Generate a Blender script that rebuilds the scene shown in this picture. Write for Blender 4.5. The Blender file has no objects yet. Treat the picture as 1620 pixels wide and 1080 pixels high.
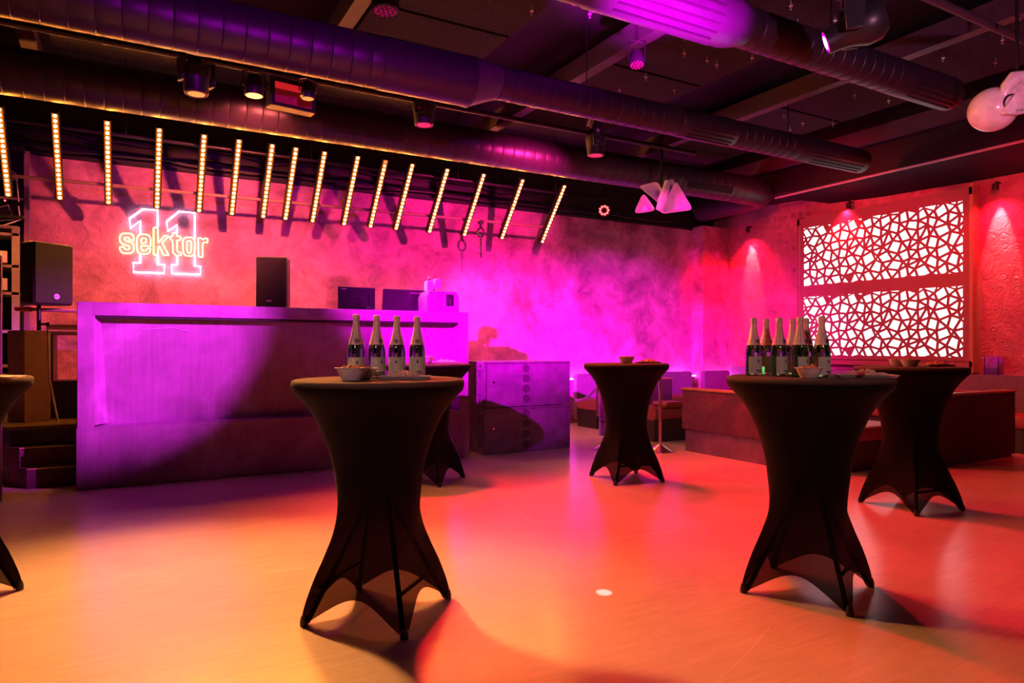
import bpy, math, random
from mathutils import Vector, Matrix
random.seed(7)
PI = math.pi
sc = bpy.context.scene
C = sc.collection
R = math.radians

# ---------------------------------------------------------------- materials
def newmat(name):
    m = bpy.data.materials.new(name); m.use_nodes = True
    nt = m.node_tree; nt.nodes.clear()
    out = nt.nodes.new('ShaderNodeOutputMaterial')
    return m, nt, out

def bsdf(nt, col, rough=0.5, metal=0.0, **kw):
    b = nt.nodes.new('ShaderNodeBsdfPrincipled')
    b.inputs['Base Color'].default_value = (*col, 1)
    b.inputs['Roughness'].default_value = rough
    b.inputs['Metallic'].default_value = metal
    for k, v in kw.items():
        b.inputs[k.replace('_', ' ')].default_value = v
    return b

def noise(nt, scale, detail=4, rough=0.55, vec=None, dist=0.0):
    n = nt.nodes.new('ShaderNodeTexNoise')
    n.inputs['Scale'].default_value = scale; n.inputs['Detail'].default_value = detail
    n.inputs['Roughness'].default_value = rough; n.inputs['Distortion'].default_value = dist
    if vec: nt.links.new(vec, n.inputs['Vector'])
    return n

def ramp(nt, src, stops):
    r = nt.nodes.new('ShaderNodeValToRGB')
    e = r.color_ramp.elements
    while len(e) < len(stops): e.new(0.5)
    for i, (p, c) in enumerate(stops):
        e[i].position = p; e[i].color = (*c, 1) if len(c) == 3 else c
    nt.links.new(src, r.inputs['Fac']); return r

def g(v): return (v, v, v)

def plain(name, col, rough=0.5, metal=0.0, bump=0.0, bscale=60, var=0.12, **kw):
    """principled material with a procedural colour variation and optional bump"""
    m, nt, out = newmat(name)
    b = bsdf(nt, col, rough, metal, **kw)
    tc = nt.nodes.new('ShaderNodeTexCoord')
    n = noise(nt, bscale * 0.2, 4, 0.6, tc.outputs['Object'])
    lo = tuple(c * (1 - var) for c in col); hi = tuple(min(1, c * (1 + var)) for c in col)
    r = ramp(nt, n.outputs['Fac'], [(0.3, lo), (0.7, hi)])
    nt.links.new(r.outputs['Color'], b.inputs['Base Color'])
    if bump:
        n2 = noise(nt, bscale, 3, 0.6, tc.outputs['Object'])
        bp = nt.nodes.new('ShaderNodeBump'); bp.inputs['Strength'].default_value = bump
        bp.inputs['Distance'].default_value = 0.02
        nt.links.new(n2.outputs['Fac'], bp.inputs['Height'])
        nt.links.new(bp.outputs['Normal'], b.inputs['Normal'])
    nt.links.new(b.outputs[0], out.inputs['Surface'])
    return m

def emis(name, col, s):
    m, nt, out = newmat(name)
    e = nt.nodes.new('ShaderNodeEmission')
    e.inputs['Color'].default_value = (*col, 1); e.inputs['Strength'].default_value = s
    nt.links.new(e.outputs[0], out.inputs['Surface']); return m

def plaster(name, c1, c2, c3, bump=0.5, rough=0.6, rosettes=False, scale=1.0):
    m, nt, out = newmat(name)
    b = bsdf(nt, c2, rough)
    tc = nt.nodes.new('ShaderNodeTexCoord'); v = tc.outputs['Object']
    n1 = noise(nt, 1.3 * scale, 8, 0.62, v, 0.8)
    n2 = noise(nt, 5.5 * scale, 8, 0.6, v, 1.2)
    n3 = noise(nt, 34 * scale, 5, 0.6, v)
    r1 = ramp(nt, n1.outputs['Fac'], [(0.34, c1), (0.5, c2), (0.66, c3)])
    r2 = ramp(nt, n2.outputs['Fac'], [(0.3, g(0.62)), (0.7, g(1.15))])
    mx = nt.nodes.new('ShaderNodeMix'); mx.data_type = 'RGBA'; mx.blend_type = 'MULTIPLY'
    mx.inputs['Factor'].default_value = 0.8
    nt.links.new(r1.outputs['Color'], mx.inputs['A']); nt.links.new(r2.outputs['Color'], mx.inputs['B'])
    nt.links.new(mx.outputs['Result'], b.inputs['Base Color'])
    ad = nt.nodes.new('ShaderNodeMath'); ad.operation = 'MULTIPLY_ADD'; ad.inputs[1].default_value = 0.35
    nt.links.new(n3.outputs['Fac'], ad.inputs[0]); nt.links.new(n2.outputs['Fac'], ad.inputs[2])
    h = ad.outputs[0]
    if rosettes:
        mp = nt.nodes.new('ShaderNodeMapping'); mp.inputs['Scale'].default_value = (0.001, 7.5, 7.5)
        nt.links.new(v, mp.inputs['Vector'])
        vo = nt.nodes.new('ShaderNodeTexVoronoi'); vo.inputs['Scale'].default_value = 1.0
        vo.inputs['Randomness'].default_value = 0.35
        nt.links.new(mp.outputs['Vector'], vo.inputs['Vector'])
        sn = nt.nodes.new('ShaderNodeMath'); sn.operation = 'MULTIPLY'; sn.inputs[1].default_value = 26
        nt.links.new(vo.outputs['Distance'], sn.inputs[0])
        cs = nt.nodes.new('ShaderNodeMath'); cs.operation = 'COSINE'; nt.links.new(sn.outputs[0], cs.inputs[0])
        mk = ramp(nt, vo.outputs['Distance'], [(0.3, g(1)), (0.42, g(0))])
        nb = noise(nt, 2.2, 2, 0.5, v)
        mk2 = ramp(nt, nb.outputs['Fac'], [(0.52, g(0)), (0.58, g(1))])
        m1 = nt.nodes.new('ShaderNodeMath'); m1.operation = 'MULTIPLY'
        nt.links.new(cs.outputs[0], m1.inputs[0]); nt.links.new(mk.outputs['Color'], m1.inputs[1])
        m2 = nt.nodes.new('ShaderNodeMath'); m2.operation = 'MULTIPLY'
        nt.links.new(m1.outputs[0], m2.inputs[0]); nt.links.new(mk2.outputs['Color'], m2.inputs[1])
        m3 = nt.nodes.new('ShaderNodeMath'); m3.operation = 'MULTIPLY_ADD'; m3.inputs[1].default_value = 0.22
        nt.links.new(m2.outputs[0], m3.inputs[0]); nt.links.new(h, m3.inputs[2]); h = m3.outputs[0]
    bp = nt.nodes.new('ShaderNodeBump'); bp.inputs['Strength'].default_value = bump
    bp.inputs['Distance'].default_value = 0.05
    nt.links.new(h, bp.inputs['Height']); nt.links.new(bp.outputs['Normal'], b.inputs['Normal'])
    nt.links.new(b.outputs[0], out.inputs['Surface'])
    return m

def floor_mat():
    m, nt, out = newmat('floor_resin')
    b = bsdf(nt, (0.6, 0.45, 0.35), 0.4)
    tc = nt.nodes.new('ShaderNodeTexCoord'); v = tc.outputs['Object']
    n1 = noise(nt, 0.9, 6, 0.55, v, 0.5)
    r1 = ramp(nt, n1.outputs['Fac'], [(0.3, (0.60, 0.44, 0.38)), (0.7, (0.74, 0.56, 0.50))])
    mp = nt.nodes.new('ShaderNodeMapping'); mp.inputs['Rotation'].default_value = (0, 0, R(28)); mp.inputs['Scale'].default_value = (1, 14, 1)
    nt.links.new(v, mp.inputs['Vector'])
    n2 = noise(nt, 3.0, 8, 0.7, mp.outputs['Vector'], 0.6)
    r2 = ramp(nt, n2.outputs['Fac'], [(0.35, g(0.9)), (0.62, g(1.03)), (0.78, g(1.15))])
    mx = nt.nodes.new('ShaderNodeMix'); mx.data_type = 'RGBA'; mx.blend_type = 'MULTIPLY'; mx.inputs['Factor'].default_value = 1
    nt.links.new(r1.outputs['Color'], mx.inputs['A']); nt.links.new(r2.outputs['Color'], mx.inputs['B'])
    nt.links.new(mx.outputs['Result'], b.inputs['Base Color'])
    n3 = noise(nt, 2.0, 6, 0.6, v, 1)
    r3 = ramp(nt, n3.outputs['Fac'], [(0.2, g(0.2)), (0.8, g(0.25))])
    nt.links.new(r3.outputs['Color'], b.inputs['Roughness'])
    bp = nt.nodes.new('ShaderNodeBump'); bp.inputs['Strength'].default_value = 0.03; bp.inputs['Distance'].default_value = 0.01
    nt.links.new(n2.outputs['Fac'], bp.inputs['Height']); nt.links.new(bp.outputs['Normal'], b.inputs['Normal'])
    nt.links.new(b.outputs[0], out.inputs['Surface']); return m

def stretch_mat():
    m, nt, out = newmat('black_stretch_fabric')
    b = bsdf(nt, (0.007, 0.0062, 0.0058), 0.8)
    b.inputs['Specular IOR Level'].default_value = 0.04
    b.inputs['Sheen Weight'].default_value = 0.06; b.inputs['Sheen Roughness'].default_value = 0.35
    b.inputs['Sheen Tint'].default_value = (1, 0.9, 0.8, 1)
    tc = nt.nodes.new('ShaderNodeTexCoord')
    n2 = noise(nt, 420, 2, 0.5, tc.outputs['Object'])
    bp = nt.nodes.new('ShaderNodeBump'); bp.inputs['Strength'].default_value = 0.12; bp.inputs['Distance'].default_value = 0.002
    nt.links.new(n2.outputs['Fac'], bp.inputs['Height']); nt.links.new(bp.outputs['Normal'], b.inputs['Normal'])
    t = nt.nodes.new('ShaderNodeBsdfTransparent'); t.inputs['Color'].default_value = (1, 0.8, 0.7, 1)
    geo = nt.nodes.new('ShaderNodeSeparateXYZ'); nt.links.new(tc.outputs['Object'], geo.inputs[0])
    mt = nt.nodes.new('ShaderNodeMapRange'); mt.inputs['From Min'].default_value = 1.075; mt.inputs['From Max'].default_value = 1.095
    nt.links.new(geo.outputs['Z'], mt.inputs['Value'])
    rt = ramp(nt, mt.outputs['Result'], [(0.0, (0.005, 0.0045, 0.0045)), (1.0, (0.10, 0.082, 0.06))])  # top face painted lighter, standing in for the light and sheen on it
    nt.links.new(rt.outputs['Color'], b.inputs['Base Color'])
    # the knit is pulled thin below the waist, opaque above
    mr = nt.nodes.new('ShaderNodeMapRange'); mr.inputs['From Min'].default_value = 0.3; mr.inputs['From Max'].default_value = 0.75
    mr.inputs['To Min'].default_value = 0.07; mr.inputs['To Max'].default_value = 0.0
    nt.links.new(geo.outputs['Z'], mr.inputs['Value'])
    ms = nt.nodes.new('ShaderNodeMixShader'); nt.links.new(mr.outputs['Result'], ms.inputs['Fac'])
    nt.links.new(b.outputs[0], ms.inputs[1]); nt.links.new(t.outputs[0], ms.inputs[2])
    nt.links.new(ms.outputs[0], out.inputs['Surface']); return m

def board_mat():
    m, nt, out = newmat('wood_wool_board')
    b = bsdf(nt, (0.02,)*3, 0.9)
    tc = nt.nodes.new('ShaderNodeTexCoord'); v = tc.outputs['Object']
    n1 = noise(nt, 26, 4, 0.7, v, 3.0)
    r1 = ramp(nt, n1.outputs['Fac'], [(0.4, (0.004,0.003,0.004)), (0.62, (0.045,0.028,0.042))])
    nt.links.new(r1.outputs['Color'], b.inputs['Base Color'])
    bp = nt.nodes.new('ShaderNodeBump'); bp.inputs['Strength'].default_value = 0.8; bp.inputs['Distance'].default_value = 0.03
    nt.links.new(n1.outputs['Fac'], bp.inputs['Height']); nt.links.new(bp.outputs['Normal'], b.inputs['Normal'])
    nt.links.new(b.outputs[0], out.inputs['Surface']); return m

def brick_mat():
    m, nt, out = newmat('black_brick')
    b = bsdf(nt, (0.012,)*3, 0.6)
    tc = nt.nodes.new('ShaderNodeTexCoord')
    mp = nt.nodes.new('ShaderNodeMapping'); mp.inputs['Rotation'].default_value = (R(90), 0, 0)
    nt.links.new(tc.outputs['Object'], mp.inputs['Vector'])
    bk = nt.nodes.new('ShaderNodeTexBrick'); bk.inputs['Scale'].default_value = 3.5
    bk.inputs['Color1'].default_value = (0.007, 0.005, 0.006, 1); bk.inputs['Color2'].default_value = (0.011, 0.008, 0.009, 1)
    bk.inputs['Mortar'].default_value = (0.005,)*3 + (1,)
    nt.links.new(mp.outputs['Vector'], bk.inputs['Vector'])
    nt.links.new(bk.outputs['Color'], b.inputs['Base Color'])
    nt.links.new(b.outputs[0], out.inputs['Surface']); return m

def glass_mat(name, col, rough=0.0, ior=1.5):
    m, nt, out = newmat(name)
    b = bsdf(nt, col, rough); b.inputs['Transmission Weight'].default_value = 1.0; b.inputs['IOR'].default_value = ior
    nt.links.new(b.outputs[0], out.inputs['Surface']); return m

def booth_mat():
    m, nt, out = newmat('booth_steel_sheet')
    b = bsdf(nt, (0.3, 0.28, 0.3), 0.42, 0.0)
    tc = nt.nodes.new('ShaderNodeTexCoord'); v = tc.outputs['Object']
    n1 = noise(nt, 1.5, 9, 0.62, v, 0.5)
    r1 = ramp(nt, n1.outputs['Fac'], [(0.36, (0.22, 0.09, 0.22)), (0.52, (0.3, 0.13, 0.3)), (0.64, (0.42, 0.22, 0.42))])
    mp = nt.nodes.new('ShaderNodeMapping'); mp.inputs['Scale'].default_value = (30, 1, 1.2); nt.links.new(v, mp.inputs['Vector'])
    n2 = noise(nt, 1.4, 5, 0.6, mp.outputs['Vector'])
    r2 = ramp(nt, n2.outputs['Fac'], [(0.3, g(0.85)), (0.7, g(1.1))])
    mx = nt.nodes.new('ShaderNodeMix'); mx.data_type = 'RGBA'; mx.blend_type = 'MULTIPLY'; mx.inputs['Factor'].default_value = 1
    nt.links.new(r1.outputs['Color'], mx.inputs['A']); nt.links.new(r2.outputs['Color'], mx.inputs['B'])
    nt.links.new(mx.outputs['Result'], b.inputs['Base Color'])
    r3 = ramp(nt, n1.outputs['Fac'], [(0.3, g(0.34)), (0.7, g(0.55))]); nt.links.new(r3.outputs['Color'], b.inputs['Roughness'])
    nt.links.new(b.outputs[0], out.inputs['Surface']); return m

M = {
    'floor': floor_mat(),
    'wall': plaster('mauve_plaster', (0.22, 0.07, 0.14), (0.46, 0.16, 0.30), (0.68, 0.28, 0.46), 0.45, 0.5),
    'wall_r': plaster('relief_plaster', (0.36, 0.10, 0.17), (0.48, 0.14, 0.22), (0.58, 0.20, 0.30), 0.9, 0.38, True),
    'concrete': plaster('mottled_concrete_panel', (0.06, 0.015, 0.045), (0.10, 0.022, 0.06), (0.18, 0.05, 0.10), 0.2, 0.6, scale=1.6),
    'black': plain('black_paint', (0.006, 0.005, 0.006), 0.7),
    'brick': brick_mat(),
    'board': board_mat(),
    'beam': plain('grey_steel_beam', (0.07, 0.04, 0.065), 0.55),
    'duct': plain('black_duct_paint', (0.03, 0.017, 0.033), 0.4, 0.0),
    'booth': booth_mat(),
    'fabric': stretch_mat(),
    'darkmetal': plain('dark_metal', (0.03, 0.03, 0.03), 0.35, 0.6),
    'plastic': plain('black_plastic', (0.02, 0.02, 0.022), 0.38),
    'grille': plain('speaker_grille', (0.03, 0.03, 0.03), 0.5, 0.3, 0.5, 400),
    'chrome': plain('chrome', (0.7, 0.7, 0.7), 0.15, 1.0),
    'brass': plain('brushed_steel', (0.6, 0.58, 0.55), 0.28, 1.0),
    'white': plain('white_gloss', (0.85, 0.8, 0.82), 0.18),
    'bowl': plain('white_paper_bowl', (0.75, 0.72, 0.68), 0.6),
    'crisp': plain('snack_yellow', (0.75, 0.45, 0.16), 0.7, 0, 0.4, 200),
    'popcorn': plain('snack_pale', (0.75, 0.6, 0.4), 0.8, 0, 0.4, 200),
    'red_food': plain('snack_red', (0.6, 0.03, 0.02), 0.5),
    'glass_g': glass_mat('green_bottle_glass', (0.16, 0.72, 0.2)),
    'glass_c': glass_mat('clear_glass', (0.95, 0.95, 0.95), 0.02),
    'foil': plain('pink_gold_foil', (0.78, 0.62, 0.55), 0.35, 0.5, 0.3, 300),
    'label': plain('paper_label', (0.5, 0.6, 0.44), 0.6),
    'ink': plain('dark_ink', (0.02, 0.02, 0.02), 0.6),
    'sub': plain('subwoofer_paint', (0.15, 0.08, 0.16), 0.45, 0.0, 0.06, 30, 0.3),
    'subdark': plain('dark_port', (0.07, 0.035, 0.075), 0.5),
    'leather': plain('dark_purple_leather', (0.16, 0.10, 0.17), 0.5, 0, 0.1, 60),
    'seat': plain('red_brown_leather', (0.28, 0.06, 0.05), 0.45, 0, 0.1, 60),
    'wood': plain('pale_wood_edge', (0.35, 0.22, 0.11), 0.45, 0, 0.1, 40),
    'stagewood': plain('worn_stage_wood', (0.2, 0.13, 0.08), 0.45, 0, 0.15, 20, 0.4),
    'rust': plain('orange_box_paint', (0.32, 0.2, 0.14), 0.5),
    'frame': plain('metal_rack_frame', (0.5, 0.45, 0.4), 0.4, 0.3),
    'rope': plain('twisted_rope', (0.45, 0.4, 0.45), 0.6, 0, 0.5, 100),
    'screen': plain('screen_sheet', (0.24, 0.07, 0.09), 0.5),
    'concrete_shaded': plaster('shaded_panel', (0.03, 0.02, 0.022), (0.05, 0.028, 0.03), (0.07, 0.04, 0.04), 0.2, 0.6, scale=1.6),  # darker copy of the panel, its unlit front put into the colour
    'led': emis('led_amber_white', (1.0, 0.30, 0.035), 340.0),
    'led_red': emis('led_red', (1.0, 0.03, 0.03), 14.0),
    'led_green': emis('led_green', (0.1, 1.0, 0.1), 30.0),
    'face_glow': emis('led_bloom_amber', (1.0, 0.2, 0.01), 0.8),
    'neon_w': emis('neon_white', (1.0, 0.92, 0.88), 9.0),
    'neon_o': emis('neon_orange', (1.0, 0.36, 0.10), 15.0),
    'panel': emis('backlit_acrylic', (0.95, 0.98, 1.0), 1.9),
    'mag_strip': emis('magenta_led_strip', (1.0, 0.12, 0.9), 40.0),
    'mag_lens': emis('magenta_lens_glow', (1.0, 0.0, 1.0), 14.0),
    'mag_core': emis('magenta_lens_core', (1.0, 0.75, 1.0), 8.0),
    'par_lens': emis('orange_lamp', (1.0, 0.22, 0.03), 14.0),
    'head_lens': emis('warm_head_lens', (1.0, 0.35, 0.08), 1.1),
    'head_lens_r': emis('red_head_lens', (1.0, 0.02, 0.1), 1.6),
    'win_red': emis('red_glow_window', (1.0, 0.02, 0.03), 0.55),
    'spot_face': emis('spot_lamp_face', (1.0, 0.35, 0.35), 20.0),
    'dim_red': plain('red_lamp_cell', (0.5, 0.05, 0.12), 0.25),
    'silver': plain('silver_badge', (0.8, 0.8, 0.8), 0.3, 0.6),
    'scratch': plain('chalk_scratch', (0.45, 0.35, 0.6), 0.7),
    'cable_w': plain('white_cable', (0.6, 0.6, 0.6), 0.5),
    'tray': plain('clear_grey_tray', (0.5, 0.47, 0.46), 0.35),
}

# ---------------------------------------------------------------- mesh builder
class MB:
    def __init__(s): s.v = []; s.f = []
    def add(s, vs, fs, mat=None):
        o = len(s.v)
        s.v += [tuple(mat @ Vector(p)) if mat else tuple(p) for p in vs]
        s.f += [tuple(o + i for i in f) for f in fs]; return s
    def box(s, x, y, z, sx, sy, sz, rz=0, rx=0, ry=0):
        a, b, c = sx/2, sy/2, sz/2
        vs = [(-a,-b,-c),(a,-b,-c),(a,b,-c),(-a,b,-c),(-a,-b,c),(a,-b,c),(a,b,c),(-a,b,c)]
        fs = [(0,3,2,1),(4,5,6,7),(0,1,5,4),(1,2,6,5),(2,3,7,6),(3,0,4,7)]
        m = Matrix.Translation((x,y,z)) @ Matrix.Rotation(rz,4,'Z') @ Matrix.Rotation(ry,4,'Y') @ Matrix.Rotation(rx,4,'X')
        return s.add(vs, fs, m)
    def rbox(s, x, y, z, sx, sy, sz, r, n=4, rz=0, axis='Y'):
        """box whose outline is rounded in the plane perpendicular to axis"""
        pl = []
        dims = {'Y': (sx, sz, sy), 'Z': (sx, sy, sz), 'X': (sy, sz, sx)}[axis]
        w, h, t = dims
        for cx, cy, a0 in ((w/2-r, h/2-r, 0), (-w/2+r, h/2-r, 90), (-w/2+r, -h/2+r, 180), (w/2-r, -h/2+r, 270)):
            for i in range(n+1):
                a = R(a0 + 90*i/n); pl.append((cx+r*math.cos(a), cy+r*math.sin(a)))
        f3 = {'Y': lambda u, v, k: (u, k, v), 'Z': lambda u, v, k: (u, v, k), 'X': lambda u, v, k: (k, u, v)}[axis]
        N = len(pl)
        vs = [f3(u, v, -t/2) for u, v in pl] + [f3(u, v, t/2) for u, v in pl]
        fs = [tuple(range(N)), tuple(range(2*N-1, N-1, -1))] + [(i, (i+1) % N + 0, (i+1) % N + N, i+N)[::-1] for i in range(N)]
        return s.add(vs, fs, Matrix.Translation((x,y,z)) @ Matrix.Rotation(rz,4,'Z'))
    def lathe(s, prof, n=32, m=None, sx=1, sy=1, cap=True):
        vs = []; fs = []
        for r, z in prof:
            for i in range(n):
                a = 2*PI*i/n; vs.append((r*math.cos(a)*sx, r*math.sin(a)*sy, z))
        for j in range(len(prof)-1):
            for i in range(n):
                k = (i+1) % n
                fs.append((j*n+i, j*n+k, (j+1)*n+k, (j+1)*n+i))
        if cap:
            fs.append(tuple(range(n))[::-1]); fs.append(tuple((len(prof)-1)*n+i for i in range(n)))
        return s.add(vs, fs, m)
    def tube(s, path, r, closed=False, n=8, caps=True):
        P = [Vector(p) for p in path]; N = len(P)
        rs = r if isinstance(r, (list, tuple)) else [r]*N
        vs = []; fs = []; up = None
        for i, p in enumerate(P):
            if closed: t = (P[(i+1) % N]-P[i-1])
            else: t = P[min(i+1, N-1)]-P[max(i-1, 0)]
            t.normalize()
            if up is None:
                up = Vector((0,0,1)) if abs(t.z) < 0.9 else Vector((1,0,0))
            u = (up - t*up.dot(t))
            if u.length < 1e-5: u = t.orthogonal()
            u.normalize(); w = t.cross(u); up = u
            for k in range(n):
                a = 2*PI*k/n; vs.append(tuple(p + (u*math.cos(a)+w*math.sin(a))*rs[i]))
        L = N if closed else N-1
        for i in range(L):
            for k in range(n):
                j = (i+1) % N; q = (k+1) % n
                fs.append((i*n+k, i*n+q, j*n+q, j*n+k))
        if not closed and caps:
            fs.append(tuple(range(n))[::-1]); fs.append(tuple((N-1)*n+k for k in range(n)))
        return s.add(vs, fs)
    def prism(s, poly, a, b, axis='Z', m=None):
        N = len(poly)
        f3 = {'Z': lambda u, v, k: (u, v, k), 'Y': lambda u, v, k: (u, k, v), 'X': lambda u, v, k: (k, u, v)}[axis]
        vs = [f3(u, v, a) for u, v in poly] + [f3(u, v, b) for u, v in poly]
        fs = [tuple(range(N))[::-1], tuple(range(N, 2*N))] + [(i, (i+1) % N, (i+1) % N + N, i+N) for i in range(N)]
        return s.add(vs, fs, m)
    def sphere(s, c, r, n=24, k=12, sz=1.0):
        prof = [(max(1e-4, r*math.sin(PI*i/k)), -r*math.cos(PI*i/k)*sz) for i in range(k+1)]
        return s.lathe(prof, n, Matrix.Translation(c))
    def build(s, name, mat, parent=None, bevel=0, ang=38, smooth=True):
        me = bpy.data.meshes.new(name); me.from_pydata(s.v, [], s.f); me.update()
        import bmesh
        bm = bmesh.new(); bm.from_mesh(me); bmesh.ops.recalc_face_normals(bm, faces=bm.faces); bm.to_mesh(me); bm.free()
        if smooth:
            me.polygons.foreach_set('use_smooth', [True]*len(me.polygons))
            me.set_sharp_from_angle(angle=R(ang))
        me.materials.append(M[mat] if isinstance(mat, str) else mat)
        o = bpy.data.objects.new(name, me); C.objects.link(o)
        if parent: o.parent = parent
        if bevel:
            b = o.modifiers.new('bevel', 'BEVEL'); b.width = bevel; b.segments = 2; b.limit_method = 'ANGLE'; b.angle_limit = R(40)
        return o

def tag(o, label=None, cat=None, group=None, kind=None):
    if label: o['label'] = label
    if cat: o['category'] = cat
    if group: o['group'] = group
    if kind: o['kind'] = kind
    return o
def thing(name, label, cat, loc=(0,0,0), rz=0, group=None):
    o = bpy.data.objects.new(name, None); C.objects.link(o); o.empty_display_size = 0.1
    o.location = loc; o.rotation_euler = (0,0,rz)
    return tag(o, label, cat, group)
def struct(mb, name, mat, **kw):
    return tag(mb.build(name, mat, **kw), kind='structure')
def dup(root, loc=None, rz=None, label=None, group=None):
    r = root.copy(); C.objects.link(r)
    if loc is not None: r.location = loc
    if rz is not None: r.rotation_euler = (0,0,rz)
    if label: r['label'] = label
    if group: r['group'] = group
    for ch in list(root.children):
        c = ch.copy(); C.objects.link(c); c.parent = r
        for gch in list(ch.children):
            d = gch.copy(); C.objects.link(d); d.parent = c
    return r
def aim(o, target):
    d = Vector(target) - Vector(o.location); o.rotation_euler = d.to_track_quat('-Z', 'Y').to_euler()
ORD = ['first','second','third','fourth','fifth','sixth','seventh','eighth','ninth','tenth','eleventh','twelfth','thirteenth','fourteenth','fifteenth','sixteenth','seventeenth']

# ---------------------------------------------------------------- the setting
YB, XR, ZC = 9.5, 9.9, 4.5
struct(MB().box(3.4, 2.7, -0.1, 13.4, 14.4, 0.2), 'floor', 'floor')
struct(MB().box(3.4, 2.7, ZC+0.1, 13.4, 14.4, 0.2), 'ceiling', 'black')
w = MB(); w.box((XR-0.95)/2, YB+0.1, 3.46/2, XR+0.95, 0.2, 3.46)
struct(w, 'wall_back', 'wall')
struct(MB().box(3.3, YB+0.16, (3.46+ZC)/2, 13.2, 0.16, ZC-3.46), 'wall_back_upper', 'brick')
struct(MB().box(-2.0, YB+0.35, 1.73, 2.0, 0.1, 3.46), 'wall_back_niche', 'black')
struct(MB().box(XR+0.1, 2.7, ZC/2, 0.2, 14.4, ZC), 'wall_right', 'wall_r')
struct(MB().box(-3.1, 2.7, ZC/2, 0.2, 14.4, ZC), 'wall_left', 'black')
struct(MB().box(3.4, -4.4, ZC/2, 13.4, 0.2, ZC), 'wall_front', 'black')
# pilaster in the corner
struct(MB().box((9.24+XR)/2, (9.2+YB)/2, 3.5/2, XR-9.24, YB-9.2, 3.5), 'wall_pilaster', 'wall', bevel=0.004)
struct(MB().box(-0.965, YB-0.04, 1.75, 0.05, 0.28, 3.4), 'trim_1', 'booth')
# low ledge under the back wall and the pilaster
lg = MB(); lg.box((4.9+9.2)/2, YB-0.06, 0.36, 4.3, 0.12, 0.72); lg.box((9.2+XR)/2, 9.14, 0.36, XR-9.2, 0.12, 0.72)
struct(lg, 'trim_2', 'wall')
struct(MB().box(XR-0.04, 2.45, 0.45, 0.08, 13.2, 0.90), 'trim_3', 'leather')
# black soffit along the right wall, its bottom sagging
sf = MB(); ys = [-4, 4.33, 5.0, 6.2, 7.07, 7.35, 7.6, 8.4, 9.3]; zs = [3.47, 3.47, 3.48, 3.52, 3.58, 3.66, 3.73, 3.78, 3.82]
vs = []; fs = []
for y, z in zip(ys, zs):
    vs += [(9.27, y, 3.72 + (z-3.47)*0.2), (XR, y, z), (XR, y, ZC), (9.27, y, ZC)]
for i in range(len(ys)-1):
    a = i*4; b = a+4
    for k in range(4): fs.append((a+k, a+(k+1) % 4, b+(k+1) % 4, b+k))
fs += [(0,1,2,3), tuple(len(vs)-4+k for k in (3,2,1,0))]
struct(sf.add(vs, fs), 'trim_4', 'black')
struct(MB().tube([(9.25, -3, 3.7), (9.25, 7.6, 3.7)], 0.018), 'trim_5', 'frame')
struct(MB().box(4.5, YB-0.02, 3.47, 10.8, 0.06, 0.035), 'trim_6', 'black')
# ceiling beams and wood-wool boards
for i, x in enumerate((-0.8, 1.7, 4.2, 6.7, 9.05)):
    struct(MB().box(x, 2.6, 4.2, 0.13, 13.6, 0.2), 'ceiling_beam', 'beam')
for i, x in enumerate((-0.65, 1.85, 4.35, 6.85)):
    for y0 in (-3.9, -1.5, 0.9, 3.3, 5.7):
        struct(MB().box(x+0.68, y0+1.19, 4.24, 1.32, 2.36, 0.05), 'ceiling_board', 'board')

# ---------------------------------------------------------------- air ducts
def duct_profile(x0, x1, r, step=0.135):
    out = [(r, x0)]; x = x0 + step
    while x < x1 - 0.05:
        out += [(r, x-0.007), (r+0.004, x-0.002), (r-0.002, x+0.003), (r, x+0.009)]; x += step
    out.append((r, x1)); return out
AX = Matrix.Rotation(R(90), 4, 'Y')      # local z -> world x
def grille_slots(mb, x0, x1, r, angs):
    for a in angs:
        t = Matrix.Translation(((x0+x1)/2, 0, 0)) @ Matrix.Rotation(R(a), 4, 'X') @ Matrix.Translation((0, 0, -r-0.002))
        q = MB().box(0, 0, 0, x1-x0, 0.014, 0.01)
        mb.add(q.v, q.f, t)
t = thing('air_duct', 'large dark spiral duct with a stepped reducer crossing above the stage front', 'duct', (0, 5.56, 3.70))
d1 = MB().lathe([(0.21, -3.0), (0.21, 2.62)], 40, AX); 
MB_ = MB().lathe(duct_profile(-2.9, 1.85, 0.211, 0.16) , 40, AX, cap=True).build('big_duct', 'duct', t)
MB_.location = (0, 0, -0.05)
k = MB().lathe([(0.218, 1.85), (0.218, 2.66), (0.222, 2.665), (0.222, 2.70), (0.215, 2.705)], 40, AX).build('silencer', 'duct', t); k.location = (0, 0, -0.05)
# eccentric reducer
vs = []; fs = []; n = 40
for j, (x, r, dz) in enumerate(((2.70, 0.218, -0.05), (2.98, 0.152, 0.0))):
    for i in range(n):
        a = 2*PI*i/n; vs.append((x, r*math.cos(a), r*math.sin(a)+dz))
for i in range(n): fs.append((i, (i+1) % n, n+(i+1) % n, n+i))
tag(MB().add(vs, fs).build('reducer', 'beam', t), 'paler grey reducer collar')
MB().lathe([(0.152, 2.98), (0.156, 2.985), (0.156, 3.0)] + duct_profile(3.0, 5.0, 0.150) + [(0.156, 5.005), (0.156, 5.04), (0.150, 5.045)] + duct_profile(5.05, 7.1, 0.150), 40, AX, cap=False).build('small_duct', 'duct', t)
MB().lathe([(0.150, 5.2), (0.155, 5.21), (0.155, 6.0), (0.150, 6.01)], 40, AX, cap=False).build('grille_sleeve', 'duct', t)
gm = MB(); grille_slots(gm, 5.3, 5.95, 0.155, (-64, -46, -28, -10)); gm.build('grille', 'black', t)
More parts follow.
